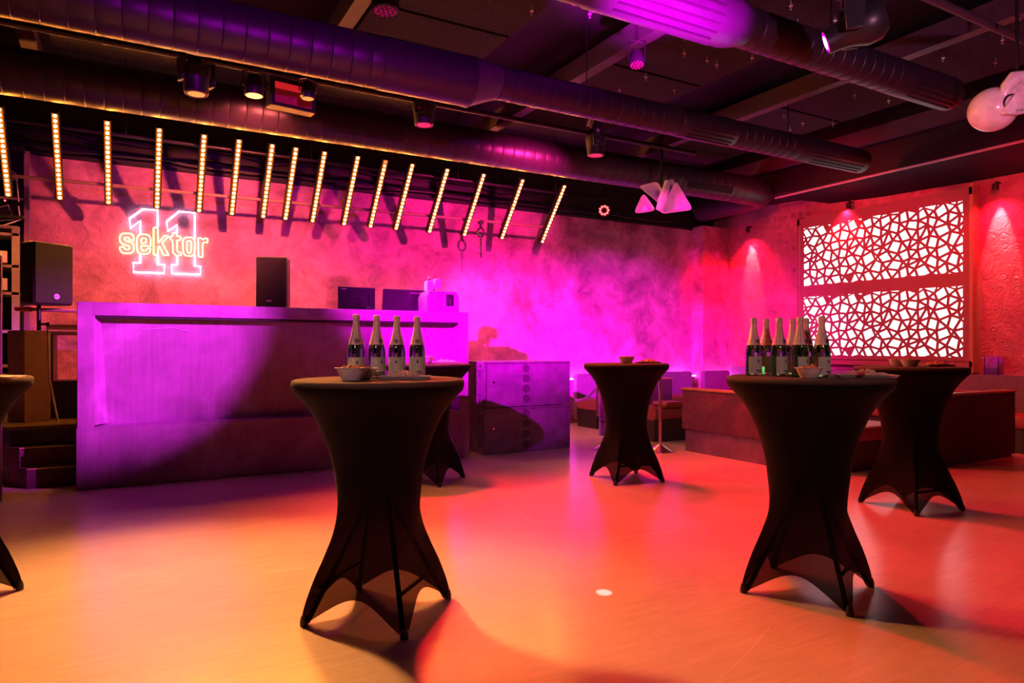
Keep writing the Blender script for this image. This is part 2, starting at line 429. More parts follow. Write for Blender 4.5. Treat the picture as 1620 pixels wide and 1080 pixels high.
MB().lathe([(0.150, 7.1), (0.156, 7.12), (0.154, 8.36), (0.15, 8.42), (0.13, 8.43), (0.001, 8.43)], 40, AX, cap=False).build('end_cap', 'duct', t)
gm = MB(); grille_slots(gm, 7.35, 8.3, 0.154, (-64, -46, -28, -10)); gm.build('grille', 'black', t)
for x in (-1.5, 0.5, 4.0, 7.0): MB().tube([(x, 0, 0.15), (x, 0, 0.8)], 0.006).build('hanger_rod', 'darkmetal', t)

t = thing('air_duct', 'spiral duct lit bright magenta on its left, ending nearest the camera top right', 'duct', (0, 3.7, 3.72))
MB().lathe([(0.19, -3.0), (0.19, 2.7), (0.196, 2.71), (0.196, 3.84), (0.19, 3.85), (0.19, 3.95), (0.150, 4.12)], 40, AX).build('big_duct', 'duct', t)
gm = MB(); grille_slots(gm, 2.85, 3.75, 0.197, (-84, -66, -48, -30, -12)); gm.build('grille', 'black', t)
MB().lathe(duct_profile(4.1, 6.05, 0.150), 40, AX, cap=False).build('small_duct', 'duct', t)
MB().lathe([(0.150, 6.05), (0.156, 6.07), (0.155, 6.96), (0.15, 7.0), (0.13, 7.02), (0.001, 7.02)], 40, AX, cap=False).build('end_cap', 'duct', t)
gm = MB(); grille_slots(gm, 6.25, 6.92, 0.155, (-64, -46, -28, -10)); gm.build('grille', 'black', t)
for x in (0.5, 2.5, 5.2): MB().tube([(x, 0, 0.15), (x, 0, 0.8)], 0.006).build('hanger_rod', 'darkmetal', t)

t = thing('air_duct', 'wide dark spiral duct running behind the row of amber light bars', 'duct', (0, 7.75, 3.80))
MB().lathe(duct_profile(-2.9, 8.5, 0.22, 0.16), 40, AX).build('spiral_duct', 'duct', t)
el = [(8.5, 0, 0), (8.9, 0, 0), (9.1, 0.05, 0), (9.22, 0.2, 0), (9.25, 0.5, 0), (9.25, 1.5, 0)]
MB().tube(el, 0.225, n=32).build('elbow', 'duct', t)
for x0 in (1.9, 7.3):
    gm = MB()
    for i in range(36):
        q = MB().box(0, 0, 0, 0.012, 0.11, 0.008)
        gm.add(q.v, q.f, Matrix.Translation((x0+i*0.026, 0, 0)) @ Matrix.Rotation(R(-62), 4, 'X') @ Matrix.Translation((0, 0, -0.226)))
    gm.build('grille', 'black', t)

tag(MB().tube([(1.5, 2.95, 3.9), (9.2, 2.95, 3.9)], 0.032, n=16).build('ceiling_pipe', 'beam'), 'thin grey steel pipe under the ceiling, top right corner', 'pipe')
tag(MB().tube([(-2.9, 6.3, 3.68), (6.2, 6.3, 3.68)], 0.025, n=12).build('lighting_pipe', 'darkmetal'), 'black lighting pipe hidden behind the stepped duct, carrying the stage lamps', 'pipe')

# hooks
hook0 = MB().lathe([(0.016, 0.0), (0.016, 0.012), (0.006, 0.014), (0.004, 0.06)], 10).lathe([(0.008, -0.03), (0.008, -0.022)], 8).tube([(0,0,-0.02),(0,0,0.0)], 0.002, n=6)
h0 = None
for x, y in [(3.058,5.06),(3.529,4.858),(4.563,4.777),(4.819,5.046),(5.138,5.055),(5.303,5.086),(5.486,4.788),(4.936,3.896),(5.271,4.087),(5.499,3.876),(7.331,4.917),(7.832,4.82),(7.199,5.786),(7.658,5.861),(8.024,5.683),(7.157,3.842),(7.233,3.343),(7.753,3.646),(6.842,3.023),(4.868,6.131),(4.876,5.688),(5.41,5.825),(7.734,6.116)]:
    if h0 is None:
        h0 = hook0.build('ceiling_hook', 'silver'); o = h0
    else: o = h0.copy(); C.objects.link(o)
    o.location = (x, y, 4.16)
    tag(o, 'tiny shiny metal hook fixed in the dark ceiling boards', 'hook', 'hooks scattered over the ceiling')

# ---------------------------------------------------------------- LED bars
tops = [-1.09, -0.63, -0.17, 0.318, 0.765, 1.132, 1.497, 1.768, 2.108, 2.52, 2.88, 3.243, 3.738, 4.284, 4.905, 5.618]
def_dir = Vector((0, 0.643, -0.766)); def_n = Vector((0, -0.766, -0.643))
# bar local frame: z along the bar (downwards-back), y = face normal
rotm = Matrix(((1, 0, 0), (0, def_n.y, def_dir.y), (0, def_n.z, def_dir.z))).to_4x4()
bar0 = thing('led_bar', '', 'light bar')
MB().box(0, -0.03, 0.5, 0.078, 0.07, 1.0).build('housing', 'darkmetal', bar0, bevel=0.004)
MB().box(0, 0.006, 0.5, 0.056, 0.003, 0.985).build('glow_strip', 'face_glow', bar0)  # glowing strip behind the dots, stands in for their bloom
for q in (0.2, 0.8): MB().box(0, -0.085, q, 0.04, 0.06, 0.05).build('bracket', 'darkmetal', bar0)
ledm = MB().lathe([(0.0148, 0.0), (0.0148, 0.004), (0.008, 0.006)], 10, Matrix.Rotation(R(-90), 4, 'X'))
led0 = ledm.build('led', 'led', bar0); led0.location = (0, 0.008, 0.03)
for i in range(1, 18):
    l = led0.copy(); C.objects.link(l); l.parent = bar0; l.location = (0, 0.008, 0.03 + i*0.0553)
bar0.rotation_euler = rotm.to_euler()
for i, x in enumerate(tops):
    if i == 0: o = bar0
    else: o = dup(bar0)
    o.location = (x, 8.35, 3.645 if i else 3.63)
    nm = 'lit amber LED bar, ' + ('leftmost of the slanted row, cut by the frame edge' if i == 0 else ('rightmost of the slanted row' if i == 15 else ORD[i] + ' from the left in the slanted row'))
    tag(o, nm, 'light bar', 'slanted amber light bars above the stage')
    if i == 10:
        ks = [c for c in o.children if c.name.startswith('led')]
        ks.sort(key=lambda c: c.location.z)
        for q, mm in ((0, 'led_red'), (1, 'led_green')):
            me = ks[q].data.copy(); me.materials.clear(); me.materials.append(M[mm]); ks[q].data = me
            tag(ks[q], 'red LED' if q == 0 else 'green LED')
tag(MB().tube([(-2.8, 8.925, 3.065), (5.66, 8.925, 3.115)], 0.02, n=10).build('mounting_rail', 'rust'), 'thin straight rail behind the lower ends of the light bars', 'rail')
t = thing('mounting_rail', 'upper rail that the tops of the light bars are clamped to', 'rail', (0, 8.58, 3.57))
MB().tube([(-2.8, 0, 0), (5.8, 0, 0)], 0.02, n=10).build('rail_tube', 'darkmetal', t)
for x in (-2, 0, 2, 4, 5.6): MB().tube([(x, 0, 0), (x, 0, 0.93)], 0.008, n=8).build('hanger_rod', 'darkmetal', t)
# cables along the black band over the back wall
for i, (z, am, y) in enumerate(((3.62, 0.02, 9.48), (3.74, 0.035, 9.5), (3.86, 0.03, 9.5), (3.54, 0.015, 9.44))):
    pts = [(-2.8 + k*0.25, y, z + am*math.sin(k*0.9 + i) + am*0.6*math.sin(k*2.3+i)) for k in range(47)]
    tag(MB().tube(pts, 0.011, n=6).build('cable', 'plastic' if i % 2 else 'darkmetal'), ['lowest','second','third','topmost'][[1,2,3,0][i]] + ' black cable sagging along the dark band over the back wall', 'cable', 'cables over the back wall')
# chain
t = thing('hanging_chain', 'short dark chain hanging from a clamp on the rail', 'chain', (4.526, 8.93, 3.09))
MB().box(0, 0, 0.0, 0.07, 0.05, 0.05).box(0, 0, -0.05, 0.03, 0.03, 0.08).build('clamp', 'darkmetal', t)
MB().tube([(0.05*math.cos(a), 0, -0.15+0.065*math.sin(a)) for a in [2*PI*i/16 for i in range(16)]], 0.013, closed=True).build('shackle', 'darkmetal', t)
for i in range(7):
    z = -0.235 - i*0.042
    pts = []
    for kx in range(12):
        a = 2*PI*kx/12; u = 0.014*math.cos(a); v = 0.028*math.sin(a)
        pts.append((u if i % 2 else 0.004, 0 if i % 2 else u, z+v))
    MB().tube(pts, 0.0055, closed=True, n=6).build('link', 'darkmetal', t)
# red ring lamp
t = thing('par_lamp', 'small round lamp with a ring of glowing red LEDs over the back wall', 'stage lamp', (6.98, 9.2, 3.55), R(-38))
MB().lathe([(0.06, -0.12), (0.10, -0.06), (0.105, 0.02), (0.098, 0.02), (0.09, 0.0)], 24, Matrix.Rotation(R(90), 4, 'X')).build('housing', 'darkmetal', t)
MB().tube([(-0.11, 0, 0), (-0.12, 0, 0.16), (0, 0, 0.2), (0.12, 0, 0.16), (0.11, 0, 0)], 0.008).tube([(0, 0, 0.2), (0, 0, 0.95)], 0.01).build('yoke', 'darkmetal', t)
for i in range(9):
    a = 2*PI*i/9
    l = MB().lathe([(0.019, 0), (0.014, 0.006)], 12, Matrix.Translation((0.068*math.cos(a), -0.02, 0.068*math.sin(a))) @ Matrix.Rotation(R(90), 4, 'X')).build('led', 'led_red', t)

# ---------------------------------------------------------------- neon sign
SG = {
's':[(0.085,2.552),(0.085,2.587),(0.070,2.620),(0.042,2.633),(-0.023,2.627),(-0.050,2.613),(-0.063,2.580),(-0.063,2.536),(-0.046,2.508),(-0.014,2.493),(0.029,2.479),(0.040,2.460),(0.033,2.440),(0.012,2.431),(-0.008,2.439),(-0.016,2.461),(-0.031,2.467),(-0.063,2.457),(-0.061,2.433),(-0.048,2.404),(-0.018,2.387),(0.046,2.391),(0.072,2.408),(0.085,2.438),(0.085,2.498),(0.070,2.521),(0.042,2.531),(0.003,2.538),(-0.014,2.554),(-0.014,2.574),(0.007,2.583),(0.027,2.580),(0.040,2.558),(0.059,2.553)],
'e':[(0.266,2.491),(0.266,2.581),(0.255,2.615),(0.224,2.633),(0.154,2.630),(0.128,2.610),(0.117,2.569),(0.117,2.451),(0.128,2.412),(0.154,2.394),(0.229,2.396),(0.255,2.420),(0.266,2.466),(0.233,2.464),(0.216,2.440),(0.194,2.431),(0.170,2.439),(0.163,2.464),(0.163,2.494),(0.194,2.496)],
'e2':[(0.172,2.584),(0.216,2.587),(0.216,2.532),(0.165,2.524),(0.163,2.563)],
'k':[(0.297,2.724),(0.344,2.728),(0.346,2.537),(0.415,2.636),(0.460,2.632),(0.390,2.546),(0.464,2.397),(0.406,2.393),(0.360,2.501),(0.346,2.487),(0.344,2.391),(0.297,2.391)],
't':[(0.507,2.679),(0.553,2.677),(0.555,2.640),(0.599,2.635),(0.596,2.592),(0.555,2.589),(0.555,2.462),(0.569,2.440),(0.603,2.439),(0.601,2.409),(0.569,2.396),(0.532,2.409),(0.509,2.438),(0.505,2.580),(0.480,2.598),(0.478,2.628),(0.507,2.636)],
'o':[(0.619,2.578),(0.631,2.615),(0.661,2.635),(0.721,2.638),(0.749,2.619),(0.759,2.584),(0.756,2.455),(0.745,2.418),(0.717,2.401),(0.661,2.403),(0.633,2.421),(0.622,2.456)],
'o2':[(0.666,2.567),(0.672,2.585),(0.693,2.594),(0.712,2.585),(0.717,2.565),(0.714,2.463),(0.705,2.441),(0.689,2.438),(0.672,2.449),(0.668,2.470)],
'r':[(0.796,2.636),(0.832,2.636),(0.850,2.617),(0.876,2.640),(0.905,2.637),(0.903,2.587),(0.862,2.587),(0.848,2.565),(0.848,2.399),(0.799,2.401)],
'n1':[(0.041,2.814),(0.180,2.940),(0.342,2.945),(0.342,2.277),(0.416,2.277),(0.414,2.172),(0.081,2.168),(0.081,2.281),(0.155,2.283),(0.155,2.797),(0.046,2.696)],
'n2':[(0.439,2.811),(0.579,2.952),(0.759,2.952),(0.759,2.282),(0.824,2.280),(0.820,2.176),(0.496,2.174),(0.496,2.280),(0.558,2.282),(0.558,2.781),(0.454,2.697)],
}
def rounded(poly, r=0.008):
    out = []; N = len(poly)
    for i in range(N):
        p = Vector(poly[i]); a = Vector(poly[i-1]); b = Vector(poly[(i+1) % N])
        da = (a-p); db = (b-p); q = min(r, da.length*0.4, db.length*0.4)
        A = p + da.normalized()*q; B = p + db.normalized()*q
        out += [tuple(A), tuple(p*0.5 + (A+B)*0.25), tuple(B)]
    return out
t = thing('neon_sign', 'glowing neon sign reading sektor in orange across a white number 11', 'sign', (0, 9.455, 0))
for key, runs in (('n1', [[(0.155,2.635),(0.155,2.797),(0.046,2.696),(0.041,2.814),(0.180,2.940),(0.342,2.945),(0.342,2.74)], [(0.342,2.385),(0.342,2.277),(0.416,2.277),(0.414,2.172),(0.081,2.168),(0.081,2.281),(0.155,2.283),(0.155,2.39)]]),
                  ('n2', [[(0.556,2.69),(0.558,2.781),(0.454,2.697),(0.439,2.811),(0.579,2.952),(0.759,2.952),(0.759,2.62)], [(0.757,2.415),(0.759,2.282),(0.824,2.280),(0.820,2.176),(0.496,2.174),(0.496,2.280),(0.558,2.282),(0.558,2.395)]])):
    m = MB()
    for run in runs: tag(MB().tube([(x, 0.012, z) for x, z in run], 0.0095, n=8).build('number_one', 'neon_w', t), 'white neon outline')
names = {'s': 'letter_s', 'e': 'letter_e', 'k': 'letter_k', 't': 'letter_t', 'o': 'letter_o', 'r': 'letter_r'}
for key, nm in names.items():
    mb = MB().tube([(x, 0, z) for x, z in rounded(SG[key])], 0.0065, closed=True, n=8)
    if key + '2' in SG: mb.tube([(x, 0, z) for x, z in rounded(SG[key+'2'])], 0.0065, closed=True, n=8)
    tag(mb.build(nm, 'neon_o', t), 'orange neon outline')
st = MB()
for x, z in ((0.34, 2.9), (0.155, 2.6), (0.76, 2.7), (0.09, 2.17), (0.42, 2.18), (0.56, 2.6), (0.5, 2.18), (0.83, 2.4)): st.tube([(x, 0.012, z), (x, 0.044, z)], 0.003, n=6)
st.build('standoff', 'glass_c', t)

# ---------------------------------------------------------------- backlit screens
def clip(poly, u0, u1, v0, v1):
    def cl(P, ins, inter):
        out = []
        for i in range(len(P)):
            a, b = P[i-1], P[i]
            if ins(b):
                if not ins(a): out.append(inter(a, b))
                out.append(b)
            elif ins(a): out.append(inter(a, b))
        return out
    def ix(c): return lambda a, b: (c, a[1]+(b[1]-a[1])*(c-a[0])/(b[0]-a[0]))
    def iy(c): return lambda a, b: (a[0]+(b[0]-a[0])*(c-a[1])/(b[1]-a[1]), c)
    for ins, inter in ((lambda p: p[0] >= u0, ix(u0)), (lambda p: p[0] <= u1, ix(u1)), (lambda p: p[1] >= v0, iy(v0)), (lambda p: p[1] <= v1, iy(v1))):
        poly = cl(poly, ins, inter)
        if len(poly) < 3: return []
    return poly
def area(P): return 0.5*sum(P[i-1][0]*P[i][1]-P[i][0]*P[i-1][1] for i in range(len(P)))
def inset(P, d):
    N = len(P); L = []
    for i in range(N):
        a = Vector(P[i]); b = Vector(P[(i+1) % N]); e = (b-a)
        if e.length < 1e-5: return None
        e.normalize(); nn = Vector((-e.y, e.x)); L.append((a+nn*d, e))
    out = []
    for i in range(N):
        p, e = L[i-1]; q, f = L[i]
        den = e.x*f.y-e.y*f.x
        if abs(den) < 1e-4: out.append(tuple(q)); continue
        s_ = ((q.x-p.x)*f.y-(q.y-p.y)*f.x)/den; out.append((p.x+e.x*s_, p.y+e.y*s_))
    if area(out) < 0.0003: return None
    for i in range(N):
        e = Vector(P[(i+1) % N])-Vector(P[i]); k = Vector(out[(i+1) % N])-Vector(out[i])
        if e.dot(k) <= 0: return None
    return out
def shard_cells(Wd, Hd):
    rnd = random.Random(11); p = 0.134; e = 0.2; V = {}
    nx = int(Wd/p)+3; ny = int(Hd/p)+3
    for i in range(-1, nx):
        for j in range(-1, ny):
            V[i, j] = ((i+e*(-1)**j+rnd.uniform(-.24, .24))*p, (j-e*(-1)**i+rnd.uniform(-.17, .17))*p)
    cells = []
    for i in range(-1, nx-1):
        for j in range(-1, ny-1):
            q = [V[i,j], V[i+1,j], V[i+1,j+1], V[i,j+1]]
            if (i+j) % 2 == 0:
                if rnd.random() < 0.2: cells += [[q[0], q[1], q[2]], [q[0], q[2], q[3]]]
                else: cells.append(q)
            else:
                d0 = (Vector(q[0])-Vector(q[2])).length; d1 = (Vector(q[1])-Vector(q[3])).length
                if d0 < d1: cells += [[q[0], q[1], q[2]], [q[0], q[2], q[3]]]
                else: cells += [[q[0], q[1], q[3]], [q[1], q[2], q[3]]]
    out = []
    for c in cells:
        c = clip(c, 0, Wd, 0, Hd)
        if c and abs(area(c)) > 1e-5: out.append(c if area(c) > 0 else c[::-1])
    return out
def lattice(mb, Wd, Hd, bw, th, d=0.0175):
    """perforated sheet in u,v with border bw; returns into mb as x = depth"""
    def P(u, v, k): return (k, -u, v)
    for c in shard_cells(Wd, Hd):
        N = len(c); q = inset(c, d) or inset(c, d*0.7) or inset(c, d*0.45)
        if q is None:
            mb.add([P(u, v, 0) for u, v in c], [tuple(range(N))]); continue
        vs = [P(u, v, 0) for u, v in c] + [P(u, v, 0) for u, v in q] + [P(u, v, th) for u, v in q]
        fs = []
        for i in range(N):
            k = (i+1) % N
            fs.append((i, k, N+k, N+i)); fs.append((N+i, N+k, 2*N+k, 2*N+i))
        mb.add(vs, fs)
    for u0, u1, v0, v1 in ((-bw, 0, -bw, Hd+bw), (Wd, Wd+bw, -bw, Hd+bw), (0, Wd, -bw, 0), (0, Wd, Hd, Hd+bw)):
        mb.box(th/2, -(u0+u1)/2, (v0+v1)/2, th, u1-u0, v1-v0)
for nm, z0, lb in (('upper', 2.25, 'upper backlit white shard-pattern screen on the right wall'), ('lower', 1.115, 'lower backlit white shard-pattern screen on the right wall, behind the bottles')):
    t = thing('backlit_screen', lb, 'light panel', (9.72, 7.44, z0), 0, 'backlit shard screens on the right wall')
    m = MB(); lattice(m, 2.49, 0.975, 0.055, 0.012); m.build('perforated_sheet', 'screen', t, smooth=False)
    MB().box(0.045, -1.245, 0.4875, 0.006, 2.56, 1.05).build('glowing_panel', 'panel', t)
    MB().box(0.11, -1.245, 0.4875, 0.12, 2.60, 1.085).build('light_box', 'screen', t)
struct(MB().box(9.81, 7.44-1.245, 2.17, 0.17, 2.66, 0.10), 'trim_7', 'screen')
struct(MB().box(9.81, 4.865, 2.17, 0.18, 0.05, 2.5), 'trim_8', 'wood')
struct(MB().box(9.81, 7.53, 2.17, 0.18, 0.05, 2.5), 'trim_9', 'screen')
struct(MB().box(9.81, 6.2, 3.33, 0.18, 2.7, 0.1), 'trim_10', 'screen')
struct(MB().box(9.81, 6.2, 1.03, 0.18, 2.7, 0.08), 'trim_11', 'screen')

# wall spots
def wall_spot(y, z, lb, x=9.78):
    t = thing('wall_spotlight', lb, 'spotlight', (x, y, z), 0, 'small spotlights on the right wall')
    MB().lathe([(0.035, 0.0), (0.04, -0.08), (0.034, -0.08)], 20).build('lamp_head', 'darkmetal', t)
    MB().box(0.06, 0, 0.02, 0.12, 0.02, 0.02).build('bracket', 'darkmetal', t)
    MB().lathe([(0.032, -0.075), (0.03, -0.078)], 20).build('lamp_face', 'spot_face', t)
wall_spot(8.64, 3.42, 'small spotlight washing the red wall beside the corner pilaster')
wall_spot(6.66, 3.50, 'small spotlight just above the upper backlit screen')
wall_spot(4.6, 3.37, 'small spotlight over the relief plaster right of the screens')

# ---------------------------------------------------------------- DJ booth
X0, X1, YF, HB = -0.372, 3.435, 7.09, 1.657
t = thing('dj_booth', 'wide magenta-lit steel DJ booth with a recessed leaning front', 'booth', (X0, YF, 0))
L = X1-X0
f = MB()
f.box(0.065, 0.40, HB/2+0.27, 0.13, 0.8, HB-0.54); f.box(L-0.055, 0.40, HB/2+0.27, 0.11, 0.8, HB-0.54)
f.box(L/2, 0.40, HB-0.06, L-0.24, 0.8, 0.12)
f.build('frame', 'booth', t, bevel=0.004)
# splayed jambs
for s, xa, xb in ((1, 0.13, 0.23), (-1, L-0.11, L-0.20)):
    xt = xa + (xb-xa)*0.45
    MB().add([(xa, 0.002, 0.56), (xa, 0.002, 1.535), (xt, 0.11, 1.535), (xb, 0.24, 0.56), (xa, 0.3, 0.56), (xa, 0.3, 1.535)], [(0,1,2,3), (3,2,5,4)]).build('jamb', 'booth', t)
MB().add([(0.13, 0.24, 0.54), (L-0.11, 0.24, 0.54), (L-0.11, 0.11, 1.54), (0.13, 0.11, 1.54), (0.13, 0.28, 0.54), (L-0.11, 0.28, 0.54), (L-0.11, 0.15, 1.54), (0.13, 0.15, 1.54)],
         [(0,1,2,3), (4,7,6,5), (0,4,5,1), (3,2,6,7), (0,3,7,4), (1,5,6,2)]).build('front_panel', 'booth', t)
MB().box(L/2, 0.06, 1.527, L-0.26, 0.09, 0.022).build('shadow_strip', 'black', t)
MB().box(L/2, 0.39, 0.275, L+0.012, 0.81, 0.54).build('plinth', 'booth', t, bevel=0.004)
MB().box(L/2, 0.42, 0.008, L-0.02, 0.80, 0.016).build('base_gap', 'black', t)
scr = MB()
def panelpt(x, z): return (x, 0.24 - (z-0.54)*0.13 - 0.004, z)
for pts in ([(2.48, 1.22), (2.3, 1.16), (2.46, 1.10)], [(2.55, 1.05), (2.62, 1.3), (2.66, 1.1), (2.72, 1.28), (2.74, 1.1)], [(3.06, 1.36), (2.92, 1.33), (3.0, 1.25), (2.9, 1.2), (3.04, 1.17)], [(3.1, 1.2), (3.14, 1.36), (3.2, 1.22), (3.26, 1.38)], [(3.45, 1.4), (3.32, 1.36), (3.42, 1.3), (3.3, 1.26), (3.44, 1.2)], [(0.5, 1.42), (0.75, 1.44), (0.9, 1.40)]):
    scr.tube([panelpt(*p) for p in pts], 0.0035, n=5)
scr.build('scratched_scribble', 'scratch', t)

# things on the booth
def pa_speaker(name, label, loc, rz, w, d, h, badge):
    t = thing(name, label, 'speaker', loc, rz)
    pl = [(-w/2, -d/2), (w/2, -d/2), (w/2, d*0.1), (w*0.28, d/2), (-w*0.28, d/2), (-w/2, d*0.1)]
    MB().prism(pl, 0, h).build('cabinet', 'plastic', t, bevel=0.018)
    MB().rbox(0, -d/2-0.006, h/2, w*0.93, 0.014, h*0.95, 0.012).build('grille', 'grille', t)
    if badge == 'disc':
        MB().lathe([(0.028, 0), (0.026, 0.006)], 24, Matrix.Translation((0.02, -d/2-0.012, 0.08)) @ Matrix.Rotation(R(90), 4, 'X')).build('badge', 'silver', t)
        tx = text_obj('RCF', 0.022, 'ink', t, 'badge_text', (0.02, -d/2-0.0195, 0.072), (R(90), 0, 0))
    else:
        MB().rbox(-0.02, -d/2-0.014, 0.09, 0.055, 0.004, 0.016, 0.007).build('badge', 'silver', t)
    return t
def text_obj(body, size, mat, parent, name, loc, rot, extrude=0.0008, ax='CENTER'):
    c = bpy.data.curves.new(name, 'FONT'); c.body = body; c.size = size; c.extrude = extrude; c.align_x = ax
    o = bpy.data.objects.new('tmp', c); C.objects.link(o)
    bpy.context.view_layer.update()
    me = bpy.data.meshes.new_from_object(o.evaluated_get(bpy.context.evaluated_depsgraph_get()))
    C.objects.unlink(o); bpy.data.objects.remove(o)
    me.materials.clear(); me.materials.append(M[mat])
    q = bpy.data.objects.new(name, me); C.objects.link(q); q.parent = parent; q.location = loc; q.rotation_euler = rot
    return q
pa_speaker('monitor_speaker', 'upright black speaker standing on top of the DJ booth', (1.40, 7.70, HB), R(-22), 0.32, 0.30, 0.56, 'pill')

def monitor(name, label, loc, rz, w, h, tilt):
    t = thing(name, label, 'screen', loc, rz)
    MB().rbox(0, 0, h/2+0.0, w, 0.03, h, 0.008).build('screen_case', 'plastic', t).rotation_euler = (R(tilt), 0, 0)
    MB().box(0, 0.022, h/2+0.02, w*0.8, 0.02, h*0.6).build('back_bulge', 'plastic', t, bevel=0.006).rotation_euler = (R(tilt), 0, 0)
    return t
# the backs of the screens face the room
t = thing('monitor', 'black computer monitor seen from behind, beside the laptop on the booth', 'screen', (2.30, 7.68, HB), R(0))
MB().rbox(0, 0, 0.155, 0.43, 0.025, 0.26, 0.008).build('screen_case', 'plastic', t)
MB().rbox(0.0, -0.02, 0.145, 0.26, 0.03, 0.17, 0.02).build('back_bulge', 'plastic', t)
MB().box(0, -0.04, 0.075, 0.035, 0.02, 0.15).box(0, -0.02, 0.006, 0.2, 0.16, 0.012).build('stand', 'darkmetal', t)
MB().lathe([(0.022, 0), (0.02, 0.02)], 20, Matrix.Translation((0, -0.05, 0.12)) @ Matrix.Rotation(R(90), 4, 'X')).build('hinge_knob', 'plastic', t)
MB().box(-0.15, -0.0135, 0.262, 0.06, 0.003, 0.008).box(0.13, -0.0135, 0.06, 0.035, 0.003, 0.008).build('back_mark', 'silver', t)
t = thing('laptop', 'open dark laptop tilted on the booth, right of the monitor', 'laptop', (2.84, 7.62, HB), R(0))
MB().box(0, 0.13, 0.012, 0.46, 0.3, 0.022).build('keyboard_base', 'plastic', t, bevel=0.004)
q = MB().rbox(0, 0, 0.135, 0.53, 0.016, 0.26, 0.01).build('lid', 'plastic', t); q.rotation_euler = (R(8), 0, 0); q.location = (0, -0.02, 0.01)
q = MB().box(0.12, -0.009, 0.23, 0.12, 0.002, 0.012).build('lid_mark', 'sub', t); q.rotation_euler = (R(8), 0, 0); q.location = (0, -0.02, 0.01)
t = thing('label_printer', 'boxy dark printer-like device with chamfered top at the booth right end', 'device', (3.17, 7.34, HB), R(0))
MB().prism([(-0.2, 0), (0.2, 0), (0.2, 0.17), (0.17, 0.24), (-0.17, 0.24), (-0.2, 0.17)], -0.14, 0.14, 'Y').build('case', 'sub', t, bevel=0.008)
MB().box(0.08, -0.142, 0.14, 0.09, 0.01, 0.13).build('slot', 'black', t)
MB().box(0, -0.145, 0.03, 0.37, 0.01, 0.05).build('lower_lip', 'sub', t, bevel=0.003)
MB().tube([(0.085, -0.15, 0.16), (0.075, -0.15, 0.13), (0.09, -0.15, 0.09)], 0.012, n=8).build('knob', 'plastic', t)
t = thing('desk_lamp_head', 'small bright white boxy lamp head standing behind the printer', 'lamp', (3.22, 7.62, HB), R(0))
MB().prism([(-0.10, 0.23), (-0.02, 0.23), (-0.015, 0.41), (-0.095, 0.39)], -0.05, 0.05, 'Y').build('side_shell', 'white', t, bevel=0.008)
MB().prism([(-0.005, 0.30), (0.09, 0.30), (0.085, 0.40), (0.065, 0.42), (0.01, 0.42)], -0.05, 0.05, 'Y').build('head_shell', 'white', t, bevel=0.01)
MB().tube([(0.0, 0.0, 0.0), (0.0, 0.0, 0.3), (-0.05, 0, 0.43)], 0.012, n=10).box(0, 0, 0.01, 0.14, 0.12, 0.02).build('stand', 'darkmetal', t)
MB().lathe([(0.018, 0), (0.02, 0.02), (0.008, 0.03)], 16, Matrix.Translation((-0.06, 0, 0.415))).build('knob', 'brass', t)

# ---------------------------------------------------------------- stage left of / behind the booth
ZP = 0.53
t = thing('stage_platform', 'worn wooden stage platform behind the booth', 'stage', (0, 0, 0))
MB().prism([(-0.93, 7.63), (-0.39, 7.63), (-0.39, 7.95), (3.4, 7.95), (3.4, 9.38), (-1.6, 9.38), (-1.35, 8.6)], ZP-0.03, ZP).build('deck', 'stagewood', t)
MB().prism([(-0.915, 7.65), (-0.40, 7.65), (-0.40, 7.96), (3.39, 7.96), (3.39, 9.37), (-1.58, 9.37), (-1.33, 8.6)], 0.0, ZP-0.03).build('base', 'plastic', t)
t = thing('stage_steps', 'two dark box steps with pale nosings left of the booth', 'steps', (0, 0, 0))
def step(y0, z0, z1, xl):
    s = MB().prism([(xl, y0), (-0.40, y0), (-0.40, 7.64), (xl-0.17+ (y0-7.38)*0.4, 7.64)], z0, z1).build('step', 'concrete', t)
    MB().tube([(xl, y0-0.004, z1-0.006), (-0.40, y0-0.004, z1-0.006)], 0.006, n=6).build('nosing', 'wood', s)
step(7.38, 0.0, 0.177, -0.764); step(7.50, 0.178, 0.353, -0.83)
# speaker stand box + PA speaker
t = thing('speaker_plinth', 'tall orange and purple box under the pole-mounted speaker', 'plinth', (-0.83, 8.22, ZP), R(33))
MB().box(0, 0, 0.445, 0.24, 0.30, 0.89).build('box', 'rust', t, bevel=0.004)
t = thing('speaker_pole', 'dark pole with a side knob holding up the left speaker', 'stand', (-0.745, 8.16, ZP+0.893), 0)
MB().tube([(0, 0, 0), (0, 0, 0.245)], 0.019, n=12).build('pole', 'darkmetal', t)
MB().tube([(0, 0, 0.06), (0.07, -0.02, 0.06)], 0.012, n=8).lathe([(0.022, 0), (0.022, 0.03)], 12, Matrix.Translation((0.06, -0.018, 0.06)) @ Matrix.Rotation(R(90), 4, 'Y')).build('knob', 'plastic', t)
pa_speaker('pa_speaker', 'black PA speaker with a round silver badge, mounted on a pole at far left', (-0.705, 8.12, ZP+0.893+0.246), R(34), 0.37, 0.34, 0.60, 'disc')
